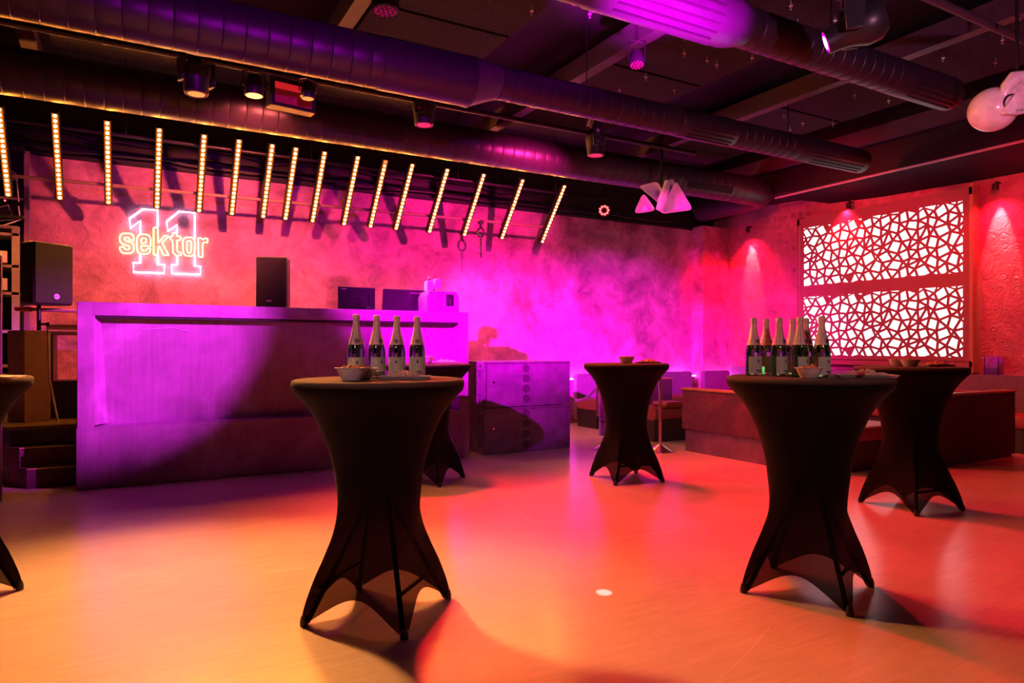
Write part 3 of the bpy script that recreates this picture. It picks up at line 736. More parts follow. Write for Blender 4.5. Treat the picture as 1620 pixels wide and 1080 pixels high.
# desk / rail behind
t = thing('stage_desk', 'dark stage desk with orange shelf edge behind the left end of the booth', 'desk', (0, 0, 0))
MB().box(0.2, 8.55, 1.40, 1.8, 0.5, 0.03).build('desktop', 'leather', t)
MB().box(0.2, 8.32, 1.46, 1.8, 0.02, 0.05).build('shelf_edge', 'rust', t)
MB().box(0.2, 8.6, ZP+0.19, 1.8, 0.45, 0.38).build('lower_cabinet', 'plastic', t)
for lx in (-0.66, 1.06): MB().box(lx, 8.55, 1.145, 0.04, 0.5, 0.48).build('leg', 'plastic', t)
t = thing('rail_arm', 'horizontal dark rail with a red foam grip, under the pole speaker', 'rail', (0, 8.2, 1.62))
MB().tube([(-0.86, 0, 0.01), (0.9, 0, -0.02)], 0.017, n=10).build('bar', 'rust', t)
tag(MB().sphere((-0.92, 0, 0.012), 0.03, sz=0.8).tube([(-0.93, 0, 0.012), (-0.8, 0, 0.008)], 0.022).build('foam_grip', 'dim_red', t), 'red foam tip')
tag(MB().tube([(-0.66, 8.02, ZP+0.9), (-0.645, 7.98, ZP+0.42), (-0.57, 7.88, ZP+0.01)], 0.010, n=8).build('leaning_stick', 'rope'), 'thin pink-lit stick leaning against the box by the steps', 'stick')
tag(MB().tube([(-0.55, 7.85, ZP+0.012), (-0.47, 7.84, ZP+0.012), (-0.44, 7.9, ZP+0.014), (-0.43, 7.86, ZP+0.03)], 0.006, n=6).build('cable_end', 'wood'), 'short loose cable end lying on the stage by the stick', 'cable')
# equipment rack
t = thing('equipment_rack', 'pale metal rack frame lit orange at the far left edge', 'rack', (-1.5, 9.4, ZP))
fr = MB()
for x in (-0.5, 0.0, 0.44):
    for y in (-0.12, 0.3): fr.box(x, y, 1.02, 0.07, 0.03, 2.04)
fr.build('post', 'frame', t)
sh = MB()
for z in (0.42, 0.52, 0.9, 1.32, 1.62, 1.97, 2.05): sh.box(-0.03, 0.09, z, 1.0, 0.45, 0.03)
sh.build('shelf', 'frame', t)
t = thing('electrical_cabinet', 'black open wiring cabinet above the metal rack', 'cabinet', (-1.45, 9.35, 2.66))
cab = MB().box(0, 0.2, 0.4, 0.95, 0.1, 0.78).box(0, 0, 0.78, 0.95, 0.4, 0.03).box(0, 0, 0.02, 0.95, 0.4, 0.03); cab.build('case', 'plastic', t)
MB().box(0.1, 0.0, 0.48, 0.6, 0.05, 0.05).box(0.1, 0.0, 0.25, 0.7, 0.03, 0.025).build('rail', 'frame', t)
MB().sphere((0.3, -0.12, 0.2), 0.009, 8, 6).build('indicator', 'led_red', t)
cb = MB(); cb.tube([(-0.2, -0.1, 0.6), (0.2, -0.13, 0.62), (0.4, -0.12, 0.5), (0.42, -0.1, 0.2)], 0.007); cb.tube([(0.42, -0.12, 0.15), (0.44, -0.15, 0.0), (0.3, -0.18, -0.08), (0.2, -0.12, -0.1)], 0.009); cb.tube([(0.2, -0.12, 0.1), (0.33, -0.14, 0.15), (0.38, -0.12, 0.0), (0.1, -0.12, -0.05)], 0.006)
cb.build('wiring', 'cable_w', t)
p0 = None
for i, (x, z, lb) in enumerate(((-1.24, ZP+1.647, 'grey power supply box with a green light, on the higher rack shelf'), (-1.24, ZP+1.347, 'grey power supply box with a green light, on the lower rack shelf'))):
    t = thing('power_supply', lb, 'device', (x, 9.32, z), R(20), 'power supplies in the rack')
    MB().box(0, 0, 0.07, 0.16, 0.2, 0.13).build('case', 'frame', t, bevel=0.004)
    MB().sphere((0.0, -0.105, 0.1), 0.006, 8, 6).build('indicator', 'led_green', t)
tag(MB().box(-1.42, 9.4, ZP+1.467, 0.16, 0.2, 0.26).build('black_rack_unit', 'plastic', None, bevel=0.004), 'black square rack unit standing beside the lower power supply', 'device')
tag(MB().box(-1.03, 6.9, 1.0, 0.30, 0.04, 2.0).build('display_board', 'wall'), 'tall flat board lit purple at the extreme left edge', 'board')

# ---------------------------------------------------------------- subwoofers
def sub(z, lb):
    t = thing('subwoofer', lb, 'subwoofer', (3.636, 7.08, z), 0, 'stacked subwoofers right of the booth')
    W_, H_ = 1.20, 0.543
    MB().box(W_/2, 0.36, H_/2, W_, 0.70, H_-0.006).build('cabinet', 'sub', t, bevel=0.006)
    MB().box(W_/2, 0.004, 0.012, W_, 0.02, 0.016).box(W_/2, 0.004, H_-0.014, W_, 0.02, 0.016).box(0.009, 0.004, H_/2, 0.016, 0.02, H_-0.02).box(W_-0.009, 0.004, H_/2, 0.016, 0.02, H_-0.02).build('front_edge', 'sub', t)
    for i in range(4):
        zz = 0.09 + i*0.122
        MB().tube([(0.57+0.045*math.cos(a), 0.006, zz+0.045*math.sin(a)) for a in [2*PI*k/20 for k in range(20)]], 0.004, closed=True, n=6).lathe([(0.04, 0), (0.0398, 0.004)], 20, Matrix.Translation((0.57, 0.009, zz)) @ Matrix.Rotation(R(90), 4, 'X')).build('port', 'subdark', t)
    MB().lathe([(0.012, 0), (0.012, 0.012)], 12, Matrix.Translation((0.12, 0.008, H_*0.55)) @ Matrix.Rotation(R(90), 4, 'X')).build('bolt', 'chrome', t)
    for zz in (0.14, 0.42):
        MB().box(-0.001, 0.12, zz, 0.006, 0.07, 0.03).box(-0.001, 0.12, zz-0.055, 0.006, 0.05, 0.05).build('side_handle', 'subdark', t)
        MB().lathe([(0.018, 0), (0.016, 0.01)], 14, Matrix.Translation((0.0, 0.08, zz+0.07 if zz > .3 else zz-0.08)) @ Matrix.Rotation(R(-90), 4, 'Y')).build('rigging_button', 'chrome', t)
    return t
sub(0.002, 'lower of two stacked grey subwoofers right of the booth')
sub(0.548, 'upper of two stacked grey subwoofers right of the booth')

# ---------------------------------------------------------------- seating
def low_wall(name, label, x0, y0, x1, y1, h=0.765, kick=0.27, th=0.10, pm='concrete'):
    dx, dy = x1-x0, y1-y0; Ln = math.hypot(dx, dy); a = math.atan2(dy, dx)
    t = thing(name, label, 'low wall', ((x0+x1)/2, (y0+y1)/2, 0), a)
    MB().box(0, 0, (h+kick)/2-0.01, Ln, th, h-kick-0.02).build('panel', pm, t, bevel=0.003)
    MB().box(0, 0, kick/2, Ln-0.06, th-0.05, kick).build('kick_base', 'sub', t)
    MB().box(0, 0, h-0.012, Ln+0.02, th+0.03, 0.026).build('top_cap', 'wood', t, bevel=0.006)
    return t
low_wall('low_partition', 'low mottled partition with wooden cap between the two middle tables', 5.96, 6.22, 5.96, 4.55, th=0.12)
low_wall('low_partition', 'low dark partition with thin cap right of the rightmost table', 7.30, 4.05, 8.94, 4.05, kick=0.03, pm='concrete_shaded')
low_wall('low_partition', 'low dark partition end behind the rope, right of the subwoofers', 5.85, 7.85, 7.2, 7.85, h=0.80)

def banquette(name, label, x, y, rz, Ln, back=0.82, depth=0.55, seat='seat'):
    t = thing(name, label, 'bench', (x, y, 0), rz)
    MB().box(0, 0, 0.14, Ln, depth-0.04, 0.28).build('base', 'plastic', t)
    MB().rbox(0, 0, 0.365, Ln, depth, 0.16, 0.05, axis='X').build('seat_cushion', seat, t)
    if back: MB().rbox(0, depth/2+0.05, back/2+0.05, Ln, 0.10, back-0.1, 0.06, axis='Y').build('backrest', 'leather', t)
    return t
banquette('banquette', 'purple-lit upholstered bench along the back wall, behind the middle table', 7.55, 8.75, 0, 2.5, 0.83)
banquette('banquette', 'short upholstered bench with rounded back in the corner by the pilaster', 9.22, 8.55, 0, 0.62, 0.84)
banquette('banquette', 'long bench with tall dark backrest against the right wall', 9.42, 5.0, R(-90), 6.2, 0.90, 0.5)
banquette('bench', 'backless red padded bench between rope stand and low partition', 6.75, 7.2, 0, 1.3, 0)
banquette('bench', 'backless red padded bench glimpsed between the two right tables', 6.75, 4.55, 0, 0.9, 0)
tag(MB().rbox(6.45, 7.05, 0.485, 0.35, 0.28, 0.07, 0.03).build('cushion', 'seat'), 'flat red cushion lying on the bench behind the rope stand', 'cushion')
q = MB().rbox(0, 0, 0.13, 0.34, 0.12, 0.26, 0.05).build('cushion', 'seat'); q.location = (9.38, 4.75, 0.447); q.rotation_euler = (0, 0, R(-80))
tag(q, 'red cushion propped on the right wall bench, behind the rightmost table', 'cushion')
t = thing('glass_vase', 'clear square glass vase standing on the ledge under the relief plaster', 'vase', (9.80, 4.63, 0.902))
m = MB()
for sx, sy in ((1, 0), (-1, 0), (0, 1), (0, -1)): m.box(sx*0.06, sy*0.08, 0.12, 0.006 if sx else 0.126, 0.006 if sy else 0.166, 0.24)
m.box(0, 0, 0.004, 0.12, 0.16, 0.008); m.build('glass_wall', 'glass_c', t)
MB().box(0, 0, 0.05, 0.11, 0.15, 0.085).build('filling', 'leather', t)
tag(MB().lathe([(0.03, 0), (0.036, 0.085), (0.033, 0.085), (0.028, 0.006)], 20, Matrix.Translation((9.81, 4.93, 0.902))).build('white_cup', 'bowl'), 'small white cup on the ledge beside the screen frame', 'cup')
t = thing('ledge_box', 'small low box on the ledge in the corner, left of the bottles', 'box', (9.84, 8.15, 0.902))
MB().box(0, 0, 0.06, 0.08, 0.7, 0.12).build('box_body', 'sub', t)

# rope barrier
t = thing('rope_stand', 'slim metal rope post on a ribbed round base beside the middle table', 'rope post', (5.62, 6.30, 0))
rb = [(0.165, 0.0)]
for i in range(8): rb += [(0.165-0.018*i, 0.004+0.010*i), (0.160-0.018*i, 0.011+0.010*i), (0.150-0.018*i, 0.010+0.010*i)]
MB().lathe(rb + [(0.02, 0.085)], 40).build('ribbed_base', 'brass', t)
MB().tube([(0, 0, 0.08), (0, 0, 0.90)], 0.019, n=16).build('post', 'brass', t)
MB().lathe([(0.019, 0.9), (0.03, 0.905), (0.03, 0.93), (0.015, 0.945)], 20).build('cap', 'brass', t)
dup(t, (5.15, 6.75, 0), 0, 'slim metal rope post hidden behind the middle table, seen as a pink line')
t = thing('barrier_rope', 'twisted rope drooping from the subwoofer side to the rope post', 'rope')
P2 = []
for i in range(61):
    u = i/60; x = 4.90+(5.11-4.90)*u; y = 7.5+(6.78-7.5)*u
    P2.append((x, y, 0.86-1.15*u*(1-u) + 0.02*u))
MB().tube(P2, [0.016+0.003*math.sin(i*2.1) for i in range(61)], n=8).build('rope', 'rope', t)
MB().tube([(4.87, 7.53, 0.86), (4.90, 7.48, 0.86)], 0.02, n=8).build('snap_hook', 'plastic', t)

# ---------------------------------------------------------------- cocktail tables
def lerp_tab(tab, z):
    for i in range(len(tab)-1):
        if tab[i][0] >= z >= tab[i+1][0]:
            u = (tab[i][0]-z)/(tab[i][0]-tab[i+1][0]); u2 = u
            return tab[i][1]*(1-u2)+tab[i+1][1]*u2
    return tab[-1][1] if z < tab[-1][0] else tab[0][1]
RT = [(1.10, .398), (1.07, .402), (1.052, .401), (1.045, .390), (1.025, .372), (0.98, .332), (0.93, .298), (0.87, .270), (.81, .246), (.74, .224), (.665, .207), (.60, .199), (.54, .197), (.49, .201), (.44, .209), (.39, .222), (.344, .240), (.28, .268), (.21, .302), (.15, .326), (.095, .346), (.05, .358), (0.0, .366)]
def cover_mesh(th0):
    n = 96; m = 44; vs = []; fs = []
    def hem(dl):   # dl: angle from nearest foot, 0..45 deg
        u = dl/45.0
        return 0.012 + 0.115*(1-(1-min(1, max(0, (u-0.06)/0.94)))**2.2)
    for j in range(m+1):
        for i in range(n):
            th = 2*PI*i/n; dl = abs(((math.degrees(th)-math.degrees(th0)+45) % 90)-45)
            hz = hem(dl); z = 1.07-(1.07-hz)*(j/m)
            rc = lerp_tab(RT, z)
            mid = R(45-dl); chord = math.cos(R(45))/math.cos(mid)
            b = min(1, max(0, (0.62-z)/0.40)); b = b*b*(3-2*b)
            conc = 1-0.07*math.cos(2*mid)*b
            r = rc*(1-b+b*chord*conc)
            vs.append((r*math.cos(th), r*math.sin(th), z))
    for j in range(m):
        for i in range(n):
            k = (i+1) % n; fs.append((j*n+i, j*n+k, (j+1)*n+k, (j+1)*n+i))
    # top: rim band, flat top
    top = [(0.4025, 1.085), (0.400, 1.096), (0.393, 1.101), (0.38, 1.103), (0.2, 1.103), (0.001, 1.103)]
    base = len(vs)
    for r, z in top:
        for i in range(n): vs.append((r*math.cos(2*PI*i/n), r*math.sin(2*PI*i/n), z))
    for i in range(n): fs.append((base+i, base+(i+1) % n, (i+1) % n, i))
    for j in range(len(top)-1):
        for i in range(n):
            k = (i+1) % n; fs.append((base+j*n+i, base+(j+1)*n+i, base+(j+1)*n+k, base+j*n+k))
    return MB().add(vs, fs)
def cocktail_table(label, x, y, tx, ty):
    th = math.atan2(ty-y, tx-x)
    t = thing('cocktail_table', label, 'table', (x, y, 0), th, 'round cocktail tables in black stretch covers')
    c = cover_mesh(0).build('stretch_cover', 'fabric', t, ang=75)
    c.parent = t
    MB().lathe([(0.385, 1.06), (0.388, 1.08), (0.385, 1.094)], 48).build('tabletop', 'plastic', t)
    for i in range(4):
        a = i*PI/2; ca, sa = math.cos(a), math.sin(a); 
        o_ = a+PI   # the leg crosses past the centre line
        MB().tube([(0.335*ca, 0.335*sa, 0.012), (0.02*ca - 0.03*sa, 0.02*sa + 0.03*ca, 0.60), (0.22*math.cos(o_), 0.22*math.sin(o_), 1.055)], 0.012, n=10).build('leg', 'darkmetal', t)
        MB().lathe([(0.018, 0), (0.019, 0.02), (0.012, 0.045)], 14, Matrix.Translation((0.35*ca, 0.35*sa, 0.0))).build('foot_pocket', 'plastic', t)
    MB().tube([(0.28, 0, 0.16), (0, 0.28, 0.16)], 0.009).tube([(-0.28, 0, 0.16), (0, -0.28, 0.16)], 0.009).build('brace', 'darkmetal', t)
    return t
def wpt(d, l): return (.49242*d+.87036*l, .87036*d-.49242*l)
T1 = (1.049, 3.133); T2 = (2.483, 5.994); T3 = (4.159, 5.138); T4 = (3.074, 2.322); T5 = (5.39, 3.144); T0 = (-0.824, 4.373)
cocktail_table('black-covered cocktail table in the centre left foreground, four bottles on it', *T1, *wpt(2.947, -.469))
cocktail_table('black-covered cocktail table half hidden behind the four-bottle table', *T2, *wpt(6.11, -.645))
cocktail_table('black-covered cocktail table standing alone in the middle distance by the rope post', *T3, *wpt(6.25, .961))
cocktail_table('black-covered cocktail table in the right foreground carrying seven bottles', *T4, *wpt(3.184, 1.577))
cocktail_table('black-covered cocktail table furthest right, its left side lit golden', *T5, *wpt(5.075, 3.007))
cocktail_table('black-covered cocktail table cut off by the left edge of the photo', *T0, *wpt(3.553, -2.487))
ZT = 1.104

# ---------------------------------------------------------------- bottles
bt = thing('sparkling_wine_bottle', '', 'bottle')
MB().lathe([(0.001, 0.006), (0.03, 0.004), (0.036, 0.0), (0.040, 0.008), (0.041, 0.02), (0.041, 0.118), (0.0395, 0.138), (0.0345, 0.163), (0.0275, 0.190), (0.021, 0.216), (0.0165, 0.242), (0.0140, 0.275), (0.0140, 0.290), (0.001, 0.290)], 40, cap=False).build('glass_body', 'glass_g', bt)
MB().lathe([(0.0358, 0.160), (0.0352, 0.165), (0.0285, 0.190), (0.0218, 0.216), (0.0172, 0.242), (0.0148, 0.270), (0.0150, 0.274), (0.0172, 0.278), (0.0175, 0.284), (0.0165, 0.288), (0.0172, 0.294), (0.0150, 0.300), (0.009, 0.303), (0.001, 0.304)], 32, cap=False).build('foil', 'foil', bt)
def arc_patch(r, z0, z1, a0, a1, n=18, rf=None):
    vs = []; fs = []
    for i in range(n+1):
        a = R(a0+(a1-a0)*i/n)
        for rr, z in ((r, z0), ((rf or r), z1)): vs.append((rr*math.cos(a), rr*math.sin(a), z))
    for i in range(n): fs.append((2*i, 2*i+2, 2*i+3, 2*i+1))
    return MB().add(vs, fs)
lbm = arc_patch(0.0415, 0.012, 0.100, -160, -20)
lo = lbm.build('label', 'label', bt)
ik = MB(); q = arc_patch(0.0417, 0.024, 0.030, -110, -64, 8); ik.add(q.v, q.f); q = arc_patch(0.0417, 0.016, 0.020, -100, -50, 8); ik.add(q.v, q.f); q = arc_patch(0.0417, 0.070, 0.080, -96, -84, 4); ik.add(q.v, q.f); q = arc_patch(0.0417, 0.080, 0.085, -93, -87, 3); ik.add(q.v, q.f)
ik.build('label_print', 'ink', lo)
nk = MB().tube([(0.011*math.cos(a), 0, 0.011*math.sin(a)) for a in [2*PI*i/20 for i in range(20)]], 0.0013, closed=True, n=5).lathe([(0.006, 0), (0.0058, 0.001)], 14, Matrix.Rotation(R(90), 4, 'X'))
nb = nk.build('neck_emblem', 'ink', bt); nb.location = (0, -0.0335, 0.178); nb.rotation_euler = (R(-14), 0, 0)
# table 1 and 4 bottles (depth, lateral) -> world
def place(px, d): return wpt(d, (px-810)/1080*d)
B1 = [(563.5, 3.22, 6), (596, 3.31, 34), (628, 3.37, -6), (660, 3.43, 2)]
L1 = ['leftmost bottle of the four on the centre-left table, just behind the bowls', 'second from left bottle of the four on the centre-left table', 'third from left bottle of the four on the centre-left table', 'rightmost bottle of the four on the centre-left table']
B4 = [(1192.4, 3.60, 34), (1212, 3.72, 60), (1232.6, 3.54, 50), (1253.5, 3.70, 40), (1266, 3.46, 56), (1275, 3.62, 45), (1300, 3.40, 48)]
L4 = ['leftmost green bottle of seven on the right foreground table', 'green bottle second from left on the right foreground table', 'green bottle third from left on the right foreground table', 'green bottle fourth from left, partly hidden on the right foreground table', 'green bottle fifth from left, directly behind the white bowl', 'green bottle almost hidden behind the one over the white bowl', 'rightmost green bottle standing apart on the right foreground table']
first = True
for Bs, Ls, gp in ((B1, L1, 'four bottles on the centre-left table'), (B4, L4, 'seven bottles on the right foreground table')):
    for (px, d, rot), lb in zip(Bs, Ls):
        x, y = place(px, d); z = ZT+0.001
        face = math.atan2(-y, -x) + PI/2 + R(rot)
        if first: o = bt; first = False
        else: o = dup(bt)
        o.location = (x, y, z); o.rotation_euler = (0, 0, face)
        tag(o, lb, 'bottle', gp)

# ---------------------------------------------------------------- bowls, trays
bwm = MB().lathe([(0.001, 0.004), (0.040, 0.0), (0.044, 0.002), (0.066, 0.048), (0.070, 0.054), (0.077, 0.056), (0.077, 0.058), (0.069, 0.058), (0.063, 0.050), (0.042, 0.006), (0.001, 0.006)], 40, cap=False)
bowl0 = None
def chip_heap(n, r, h, size, mat, seed, flat=False, name='crisps'):
    rnd = random.Random(seed); m = MB()
    for i in range(n):
        a = rnd.uniform(0, 2*PI); rr = r*math.sqrt(rnd.random()); z = h*(1-(rr/r)**2)*rnd.uniform(0.3, 1)
        s = size*rnd.uniform(0.7, 1.3)
        if flat:
            q = MB(); k = 7; vs = [(0, 0, 0.25*s)] + [(s*math.cos(2*PI*j/k), s*0.8*math.sin(2*PI*j/k), 0.25*s*math.cos(4*PI*j/k)) for j in range(k)]
            q.add(vs + [(x, y, zz-0.002) for x, y, zz in vs], [(0, j+1, (j+1) % k+1) for j in range(k)] + [(k+1, k+2+(j+1) % k, k+2+j) for j in range(k)] + [(j+1, k+2+j, k+2+(j+1) % k, (j+1) % k+1) for j in range(k)])
        else:
            q = MB().sphere((0, 0, 0), s*0.6, 8, 5)
            q.v = [(x*rnd.uniform(.75, 1.3), y*rnd.uniform(.75, 1.3), zz*rnd.uniform(.7, 1.2)) for x, y, zz in q.v]
        mt = Matrix.Translation((rr*math.cos(a), rr*math.sin(a), z+size*0.5)) @ Matrix.Rotation(rnd.uniform(0, 6), 4, 'Z') @ Matrix.Rotation(rnd.uniform(-.7, .7), 4, 'X') @ Matrix.Rotation(rnd.uniform(-.7, .7), 4, 'Y')
        m.add(q.v, q.f, mt)
    return m
def bowl(px, d, lb, lb2, s=1.0, fill='crisp'):
    global bowl0
    x, y = place(px, d)
    if bowl0 is None: bowl0 = bwm.build('snack_bowl', 'bowl'); o = bowl0
    else: o = bowl0.copy(); C.objects.link(o)
    o.location = (x, y, ZT+0.001); o.scale = (s, s, s*0.98)
    tag(o, lb, 'bowl', 'white paper snack bowls')
    c = chip_heap(30, 0.052*s, 0.022, 0.017, fill, int(px), True).build('crisps', fill); c.location = (x, y, ZT+0.036*s)
    tag(c, lb2, 'snack', None, 'stuff')
def tray(px, d, rz, lb, lb2, w=0.23, dp=0.15, mat='tray'):
    x, y = place(px, d)
    t = MB().add([(-w/2+.015, -dp/2+.015, 0), (w/2-.015, -dp/2+.015, 0), (w/2-.015, dp/2-.015, 0), (-w/2+.015, dp/2-.015, 0), (-w/2, -dp/2, .014), (w/2, -dp/2, .014), (w/2, dp/2, .014), (-w/2, dp/2, .014),
                  (-w/2+.018, -dp/2+.018, .003), (w/2-.018, -dp/2+.018, .003), (w/2-.018, dp/2-.018, .003), (-w/2+.018, dp/2-.018, .003)],
                 [(0,3,2,1), (0,1,5,4), (1,2,6,5), (2,3,7,6), (3,0,4,7), (8,9,10,11), (4,5,9,8), (5,6,10,9), (6,7,11,10), (7,4,8,11)]).build('snack_tray', mat, smooth=False)
    t.location = (x, y, ZT+0.001); t.rotation_euler = (0, 0, rz); tag(t, lb, 'tray', 'flat trays of popcorn')
    c = chip_heap(90, 0.070 if w < 0.25 else 0.085, 0.028, 0.013, 'popcorn', int(px)+3).build('popcorn', 'popcorn'); c.location = (x, y, ZT+0.004); c.scale = (1.2, 0.8, 1); c.rotation_euler = (0, 0, rz)
    tag(c, lb2, 'snack', None, 'stuff')
CR = R(-29.5)
bowl(557, 3.05, 'front white bowl of crisps on the centre-left table', 'crisps in the front bowl on the centre-left table')
bowl(574, 3.16, 'white bowl half hidden behind the front bowl, centre-left table', 'crisps in the hidden bowl on the centre-left table', 0.9)
tray(642, 3.19, CR+0.05, 'flat tray of popcorn in front of the four bottles', 'popcorn heap on the tray before the four bottles', 0.235, 0.16)
bowl(1280, 3.27, 'white bowl in front of the seven green bottles', 'crisps with a red piece in the bowl before the seven bottles', 0.88)
tray(1368, 3.35, CR-0.25, 'flat tray of popcorn at the right edge of the seven-bottle table', 'popcorn heap on the tray right of the seven bottles', 0.27, 0.17)
bowl(1420, 5.42, 'left white bowl, mostly hidden, on the rightmost table', 'crisps in the hidden bowl on the rightmost table', 0.95)
bowl(1440, 5.24, 'right white bowl of crisps on the rightmost table', 'crisps in the right bowl on the rightmost table', 1.0)
tray(1482, 5.42, CR, 'flat tray of popcorn on the rightmost table', 'popcorn heap on the rightmost table', 0.22, 0.15)
bowl(991, 6.40, 'white bowl on the lone middle-distance table', 'crisps in the bowl on the middle-distance table', 1.1)
tray(1026, 6.45, CR, 'flat tray of popcorn on the lone middle-distance table', 'popcorn heap on the middle-distance table', 0.22, 0.15)
bowl(674, 6.35, 'white bowl on the half-hidden table, behind the rightmost bottle', 'crisps in the bowl on the half-hidden table', 1.1)
tray(705, 6.40, CR, 'white tray of popcorn on the half-hidden table near the booth', 'popcorn heap on the half-hidden table', 0.27, 0.15, 'bowl')
x, y = place(-4, 3.32)
tag(MB().box(x, y, ZT+0.005, 0.19, 0.13, 0.008, CR).build('snack_tray', 'bowl', None, bevel=0.003), 'corner of a white tray on the table at the left edge', 'tray', 'flat trays of popcorn')
x, y = place(1350, 3.30)
tag(MB().tube([(x-0.012, y-0.03, ZT+0.022), (x+0.012, y-0.05, ZT+0.022)], 0.009, n=8).build('red_pepper_piece', 'red_food'), 'red snack piece lying on the front edge of the popcorn tray', 'snack')

# ---------------------------------------------------------------- moving heads and lamps
def moving_head(label, loc, rz, lens='head_lens', emblem=True):
    """hangs straight down; lens underneath at z = 0"""
    t = thing('moving_head_light', label, 'stage light', loc, rz, 'moving head lights')
    prof = [(0.085, 0.0), (0.095, 0.006), (0.098, 0.05), (0.105, 0.12), (0.118, 0.17), (0.115, 0.22), (0.07, 0.26)]
    MB().lathe(prof, 32).build('head', 'plastic', t)
    MB().lathe([(0.07, -0.004), (0.05, -0.006)], 24).build('lens', lens, t)
    MB().tube([(0.085*math.cos(a), 0.085*math.sin(a), -0.003) for a in [2*PI*i/28 for i in range(28)]], 0.006, closed=True, n=6).build('lens_ring', 'wood', t)
    y = MB()
    for s in (-1, 1): y.prism([(-0.05, 0.08), (0.05, 0.08), (0.065, 0.3), (0.04, 0.36), (-0.04, 0.36), (-0.065, 0.3)], s*0.125-0.015, s*0.125+0.015, 'X')
    y.box(0, 0, 0.35, 0.25, 0.09, 0.03); y.build('yoke', 'plastic', t, bevel=0.006)
    MB().box(0, 0, 0.40, 0.24, 0.18, 0.08).build('base', 'plastic', t, bevel=0.01)
    MB().rbox(0, -0.1, 0.2, 0.022, 0.03, 0.12, 0.01).build('vent_strip', 'sub', t)
    if emblem:
        MB().prism([(0, 0.27), (-0.022, 0.24), (0, 0.21), (0.022, 0.24)], -0.142, -0.1405, 'X').build('emblem', 'silver', t)
        MB().lathe([(0.012, 0), (0.012, 0.002)], 12, Matrix.Translation((-0.1405, 0, 0.12)) @ Matrix.Rotation(R(-90), 4, 'Y')).build('round_mark', 'dim_red', t)
    return t
moving_head('moving head light with warm glowing lens, leftmost under the stepped duct', (0.518, 6.32, 3.39), R(20), 'head_lens', False)
moving_head('moving head light with a white diamond mark under the duct reducer', (2.573, 6.32, 3.46), R(50), 'head_lens_r')
moving_head('moving head light with red lens, rightmost hanging below the stepped duct', (4.674, 6.32, 3.45), R(64), 'head_lens_r')
# lit magenta head, tilted to the stage
t = thing('moving_head_light', 'large moving head light shining magenta towards the booth, top right', 'stage light', (4.12, 2.78, 3.32), 0, 'moving head lights')
tgt = Vector((0.5, 7.2, 1.2)); dv = (tgt-Vector((4.12, 2.78, 3.32))).normalized()
rq = Vector((0, 0, -1)).rotation_difference(dv).to_matrix().to_4x4()
hd = MB().lathe([(0.068, -0.17), (0.078, -0.168), (0.082, -0.10), (0.10, -0.02), (0.135, 0.06), (0.135, 0.14), (0.10, 0.19), (0.001, 0.20)], 32, rq, cap=False).build('head', 'plastic', t)
MB().lathe([(0.066, -0.165), (0.05, -0.168)], 28, rq).build('lens', 'mag_lens', t)
MB().lathe([(0.045, -0.170), (0.03, -0.172)], 28, rq).build('lens_core', 'mag_core', t)
yk = MB()
for s in (-1, 1): yk.prism([(-0.05, -0.06), (0.05, -0.06), (0.07, 0.22), (-0.07, 0.22)], s*0.16-0.015, s*0.16+0.015, 'X')
yk.box(0, 0, 0.23, 0.34, 0.12, 0.03)
yk.build('yoke', 'plastic', t, bevel=0.005).rotation_euler = (0, 0, R(40))
MB().box(0, 0, 0.31, 0.3, 0.26, 0.12).box(0, 0, 0.77, 0.06, 0.06, 0.82).build('base', 'plastic', t, bevel=0.01)
# par can (orange lamp)
t = thing('par_can', 'round black lamp with a glowing orange mouth under the duct', 'stage lamp', (0.976, 6.3, 3.45))
MB().lathe([(0.078, 0.0), (0.083, 0.01), (0.082, 0.05), (0.075, 0.12), (0.055, 0.17), (0.02, 0.19)], 28).build('can', 'plastic', t)
MB().lathe([(0.07, 0.001), (0.06, -0.004)], 24).build('lamp_mouth', 'par_lens', t)
MB().tube([(-0.09, 0, 0.08), (-0.09, 0, 0.2), (0, 0, 0.235), (0.09, 0, 0.2), (0.09, 0, 0.08)], 0.007).build('yoke', 'darkmetal', t)
t = thing('flood_light', 'rectangular black flood light with a red glowing window', 'stage lamp', (1.33, 6.50, 3.44), R(8))
MB().box(0, 0, 0.13, 0.42, 0.14, 0.26).build('housing', 'plastic', t, bevel=0.008)
MB().box(-0.0, -0.072, 0.185, 0.34, 0.004, 0.06).build('glowing_window', 'win_red', t)
MB().box(-0.0, -0.072, 0.09, 0.34, 0.004, 0.12).build('lower_window', 'dim_red', t)
MB().tube([(-0.22, 0, 0.13), (-0.23, 0, 0.2), (0.0, 0, 0.27), (0.23, 0, 0.2), (0.22, 0, 0.13)], 0.008).build('bracket', 'darkmetal', t)
t = thing('small_spotlight', 'small cylindrical spotlight hanging in front of the flood light', 'stage lamp', (1.40, 6.14, 3.45), 0)
MB().lathe([(0.062, 0.0), (0.066, 0.01), (0.06, 0.06), (0.05, 0.13), (0.03, 0.15)], 24).build('can', 'plastic', t)
MB().lathe([(0.05, 0.0), (0.045, -0.003)], 20).build('lens', 'head_lens', t)
MB().tube([(-0.07, 0, 0.06), (-0.08, 0, 0.16), (0, 0.05, 0.2), (0.08, 0, 0.16), (0.07, 0, 0.06)], 0.006).build('yoke', 'brass', t)
